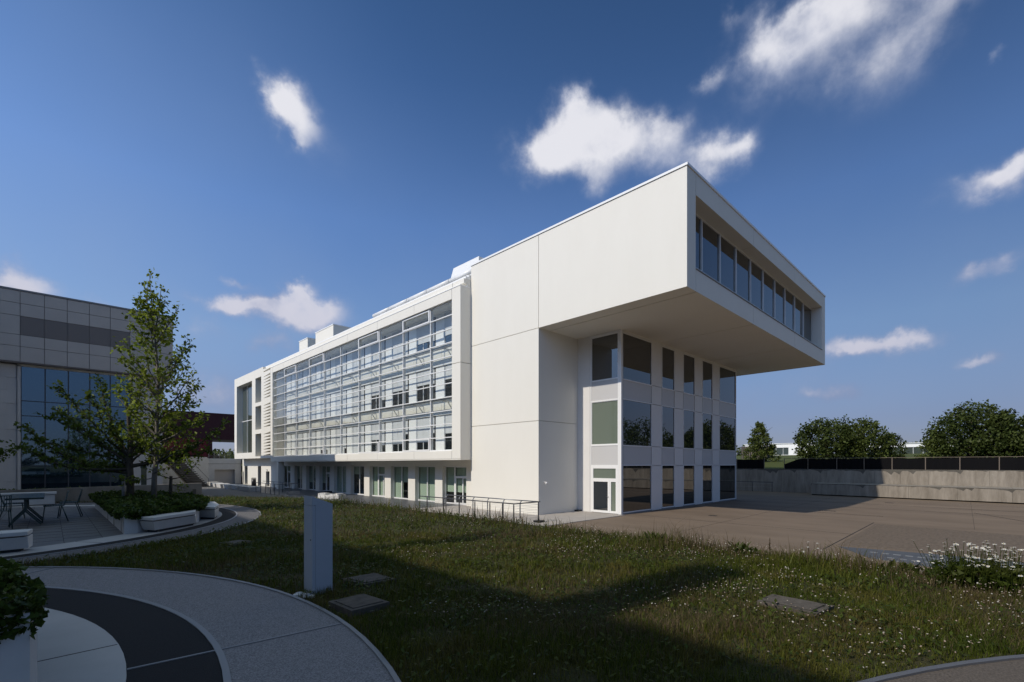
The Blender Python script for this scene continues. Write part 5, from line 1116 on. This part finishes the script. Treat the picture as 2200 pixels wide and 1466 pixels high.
for (n, d0, d1, pw, wd, hh) in ((110000, 3.2, 6.0, .8, 0.006, 0.050), (120000, 6.0, 11.0, .85, 0.010, 0.060), (90000, 11.0, 30.0, .9, 0.018, 0.075)):
    q, d = scatter(n, d0, d1, g1, pw); ok = on_lawn(q); q, d = q[ok], d[ok]
    edge = np.clip(1 - np.abs(q[:, 0] + 11.9) / 1.1, 0, 1) * (q[:, 1] < 2) * g1.uniform(0.2, 2.2, len(q)) ** 1.5
    ht = hh * g1.uniform(.4, 1.7, len(q)) * (1.1 + 0.6 * pnoise(q, 1.3) + 0.35 * pnoise(q, 4.7, 3)) * (1 + 0.9 * edge); dry = (pnoise(q, 0.9, 2) + g1.normal(size=len(q)) * .5 + edge * .3) > 0.55
    thin = (pnoise(q, 2.2, 5) < -0.55) & (g1.uniform(size=len(q)) < .6); keep = ~thin
    for sel, a in ((keep & ~dry, 0), (keep & dry, 1)):
        V, F = blades(q[sel], ht[sel] * (1.25 if a else 1), wd * (0.8 if a else 1) * g1.uniform(.6, 1.3, sel.sum()), g1)
        if a == 0: VS.append(V); FS.append(F + off); off += len(V)
        else: D_.append(V); FD.append(F + offd); offd += len(V)
props(npmesh('grass', np.concatenate(VS), np.concatenate(FS), 'grass_mat'), 'rough green grass of the lawn', 'grass', None, 'stuff')
props(npmesh('dry_grass', np.concatenate(D_), np.concatenate(FD), 'grass_dry'), 'brownish dry grass stems scattered through the lawn', 'grass', None, 'stuff')
# broad leaved weeds
q, d = scatter(90000, 3.3, 22, g1, .8); ok = on_lawn(q) & (pnoise(q, 1.6, 8) + g1.normal(size=len(q)) * .45 > -0.05); q, d = q[ok], d[ok]
P = np.c_[q, ZG + g1.uniform(0.0, 0.06, len(q))]; a = g1.uniform(0, 2 * np.pi, len(q)); s = g1.uniform(.018, .045, len(q)) * (1 + d / 9)
A = np.stack([np.cos(a), np.sin(a), g1.uniform(.1, .7, len(q))], 1); Bv = np.stack([-np.sin(a), np.cos(a), np.zeros(len(q))], 1); s_ = s[:, None]
V = np.stack([P, P + A * s_ * .5 + Bv * s_ * .28, P + A * s_, P + A * s_ * .5 - Bv * s_ * .28], 1).reshape(-1, 3)
props(npmesh('weed_leaves', V, np.arange(len(V)).reshape(-1, 4), 'clover_leaf'), 'low broad leaved weeds and clover in the lawn', 'weeds', None, 'stuff')
# small white lawn flowers: flat little heads on thin stems
def heads(q, z, r, rgx, m_, nm, lab, sides=6, tilt=.35):
    n = len(q); t = np.linspace(0, 2 * np.pi, sides, endpoint=False); nx, ny = rgx.normal(size=n) * tilt, rgx.normal(size=n) * tilt
    X = q[:, 0][:, None] + r[:, None] * np.cos(t); Y = q[:, 1][:, None] + r[:, None] * np.sin(t); Z = z[:, None] + r[:, None] * (np.cos(t) * nx[:, None] + np.sin(t) * ny[:, None])
    top = np.stack([X, Y, Z], 2); cen = np.stack([q[:, 0], q[:, 1], z + r * .45], 1)[:, None]; low = np.stack([q[:, 0], q[:, 1], z - r * .5], 1)[:, None]
    V = np.concatenate([top, cen, low], 1).reshape(-1, 3); k = sides + 2; b = (np.arange(n) * k)[:, None, None]
    i = np.arange(sides); f1 = np.stack([i, (i + 1) % sides, np.full(sides, sides)], 1); f2 = np.stack([(i + 1) % sides, i, np.full(sides, sides + 1)], 1)
    F = (b + np.concatenate([f1, f2])[None]).reshape(-1, 3); return props(npmesh(nm, V, F, m_), lab, 'flowers', None, 'stuff')
q, d = scatter(42000, 3.3, 24, g1, .80); ok = on_lawn(q)
side = (q @ RT[:2] - CAMXY @ RT[:2]) / d
ok &= (pnoise(q, 1.1, 3) + pnoise(q, 3.1, 1) * .5 + g1.normal(size=len(q)) * .45 + side * .75 + np.clip((q[:, 0] + 15.5) * .12, -.3, .5)) > 0.66
q, d = q[ok], d[ok]; hz = g1.uniform(0.05, 0.13, len(q)) + 0.1 * np.clip(1 - np.abs(q[:, 0] + 11.9) / .8, 0, 1)
kind = g1.uniform(size=len(q)) < 0.40
heads(q[kind], ZG + hz[kind], g1.uniform(.005, .0105, kind.sum()) * (1 + d[kind] / 45), g1, 'lawn_flower', 'lawn_daisies', 'tiny white daisies dotted over the lawn')
k2 = ~kind
heads(q[k2], ZG + hz[k2], g1.uniform(.005, .010, k2.sum()) * (1 + d[k2] / 45), g1, 'clover', 'lawn_clover', 'tiny pinkish clover heads dotted over the lawn')
V, F = blades(q, hz + .02, np.full(len(q), .002) * (1 + d / 12), g1, lean=.05); props(npmesh('flower_stems', V, F, 'clover_leaf'), 'thin stems of the lawn flowers', 'flowers', None, 'stuff')

# oxeye daisies at the right edge
def petals(mb_p, mb_y, c, r, tilt, az):
    n = 13; ct, st = math.cos(tilt), math.sin(tilt)
    def tr(x, y, z):
        x, z = x * ct + z * st, -x * st + z * ct; return (c[0] + x * math.cos(az) - y * math.sin(az), c[1] + x * math.sin(az) + y * math.cos(az), c[2] + z)
    for i in range(n):
        a = 2 * math.pi * i / n; w = 0.2; z = r * rnd.uniform(-.18, .12)
        mb_p.add([tr(r * .18 * math.cos(a), r * .18 * math.sin(a), 0), tr(r * .75 * math.cos(a - w), r * .75 * math.sin(a - w), z * .7), tr(r * math.cos(a), r * math.sin(a), z), tr(r * .75 * math.cos(a + w), r * .75 * math.sin(a + w), z * .7)], [(0, 1, 2, 3)])
    m = 7; mb_y.add([tr(r * .27 * math.cos(2 * math.pi * i / m), r * .27 * math.sin(2 * math.pi * i / m), .002) for i in range(m)] + [tr(0, 0, r * .16)], [(i, (i + 1) % m, m) for i in range(m)])
pos = [(-12.28, -18.52), (-11.95, -18.60), (-12.20, -18.72), (-12.05, -18.90), (-11.78, -18.78), (-12.28, -19.08), (-11.95, -19.15), (-11.65, -19.0)]
labs = ['leftmost oxeye daisy clump of the patch at the right edge', 'tall oxeye daisy clump second from the left in the right edge patch', 'oxeye daisy clump in the back middle of the right edge patch', 'oxeye daisy clump in the front left of the right edge patch',
        'oxeye daisy clump right of the middle of the patch by the edge', 'oxeye daisy clump cut by the right picture edge', 'oxeye daisy clump in the front right of the edge patch', 'rearmost oxeye daisy clump of the right edge patch']
for (x, y), lab in zip(pos, labs):
    T = thing('oxeye_daisy', lab, 'flower', (x, y, ZG - .02), 0, 'oxeye daisies at the lawn edge'); st, yl = MB(), MB()
    for k in range(28):
        fx, fy = x + rnd.gauss(0, .14), y + rnd.gauss(0, .14); h_ = rnd.uniform(.28, .56); bx0, by0 = x + (fx - x) * .55, y + (fy - y) * .55
        st.tube([(bx0, by0, ZG - .02), ((bx0 + fx) / 2 + rnd.gauss(0, .01), (by0 + fy) / 2, ZG + h_ * .55), (fx, fy, ZG + h_)], [.0035, .003, .0025], 4, False)
        for q_ in range(4):
            t_ = rnd.uniform(.05, .6); st.add([(bx0, by0, ZG + h_ * t_), (bx0 + rnd.gauss(0, .03), by0 + rnd.gauss(0, .03), ZG + h_ * t_ + .03), (bx0 + rnd.gauss(0, .05), by0 + rnd.gauss(0, .05), ZG + h_ * t_ + .07)], [(0, 1, 2)])
        fp = MB(); petals(fp, yl, (fx, fy, ZG + h_), rnd.uniform(.017, .026), rnd.uniform(-.5, .5), rnd.uniform(0, 6.28)); fp.build('flower', 'petal', T)
    st.build('stems', 'clover_leaf', T); yl.build('flower_centres', 'yolk', T)
# scattered tall weeds on the lawn edge
wsp = [(-12.0, -16.30, 'd', 'dark seeding dock stalk at the lawn edge before the plaza'), (-11.9, -16.95, 'f', 'group of thin tall white flowers left of the long cross joint at the lawn edge'), (-11.95, -17.6, 'g', 'tall grass tuft at the lawn edge before the blue grey strip'),
       (-11.8, -15.75, 'l', 'big leafy dock rosette at the lawn edge left of the seeding stalk'), (-11.75, -14.1, 'l', 'leafy weed clump at the lawn edge opposite the glazed corner'), (-11.8, -18.1, 'l', 'leafy weed clump just left of the oxeye daisies'), (-11.7, -9.4, 'g', 'tall grass tuft in front of the ramp railing end'), (-11.8, -6.6, 'f', 'pale flowering weeds before the ramp railing posts')]
for x, y, k, lab in wsp:
    T = thing('lawn_weed', lab, 'weed', (x, y, ZG - .02)); m_ = MB(); hd = MB()
    if k == 'd':
        m_.tube([(x, y, ZG), (x + .01, y, ZG + .36)], [.006, .003], 5, False)
        for i in range(60):
            z = ZG + .14 + .22 * i / 60; s = .02 * (1 - i / 70); m_.add([(x, y, z), (x + rnd.gauss(0, s), y + rnd.gauss(0, s), z + .012), (x + rnd.gauss(0, s), y + rnd.gauss(0, s), z + .02)], [(0, 1, 2)])
        m_.build('seed_stalk', 'grass_dry', T)
    elif k == 'f':
        for i in range(12):
            fx, fy, h_ = x + rnd.gauss(0, .16), y + rnd.gauss(0, .16), rnd.uniform(.18, .36); m_.tube([(fx, fy, ZG), (fx + rnd.gauss(0, .02), fy, ZG + h_)], [.003, .002], 4, False); hd = MB(); petals(hd, MB(), (fx, fy, ZG + h_), .018, rnd.uniform(-.4, .4), 0); hd.build('flower', 'petal', T)
        m_.build('stems', 'grass_dry', T)
    elif k == 'g':
        for i in range(70):
            fx, fy, h_ = x + rnd.gauss(0, .12), y + rnd.gauss(0, .25), rnd.uniform(.15, .34); ex, ey = fx + rnd.gauss(0, .05), fy + rnd.gauss(0, .05); m_.add([(fx - .003, fy + .003, ZG - .02), (fx + .003, fy - .003, ZG - .02), (ex, ey, ZG + h_)], [(0, 1, 2)])
        m_.build('blades', 'grass_dry', T)['kind'] = 'stuff'
    else:
        for i in range(46):
            a = rnd.uniform(0, 6.28); fx, fy = x + rnd.gauss(0, .08), y + rnd.gauss(0, .12); L_ = rnd.uniform(.10, .22); c_, s_ = math.cos(a), math.sin(a); w = L_ * .16
            m_.add([(fx, fy, ZG - .01), (fx + c_ * L_ * .4 - s_ * w, fy + s_ * L_ * .4 + c_ * w, ZG + L_ * .65), (fx + c_ * L_ * .75, fy + s_ * L_ * .75, ZG + L_), (fx + c_ * L_ * .4 + s_ * w, fy + s_ * L_ * .4 - c_ * w, ZG + L_ * .65)], [(0, 1, 2, 3)])
        m_.build('leaves', 'clover_leaf', T)
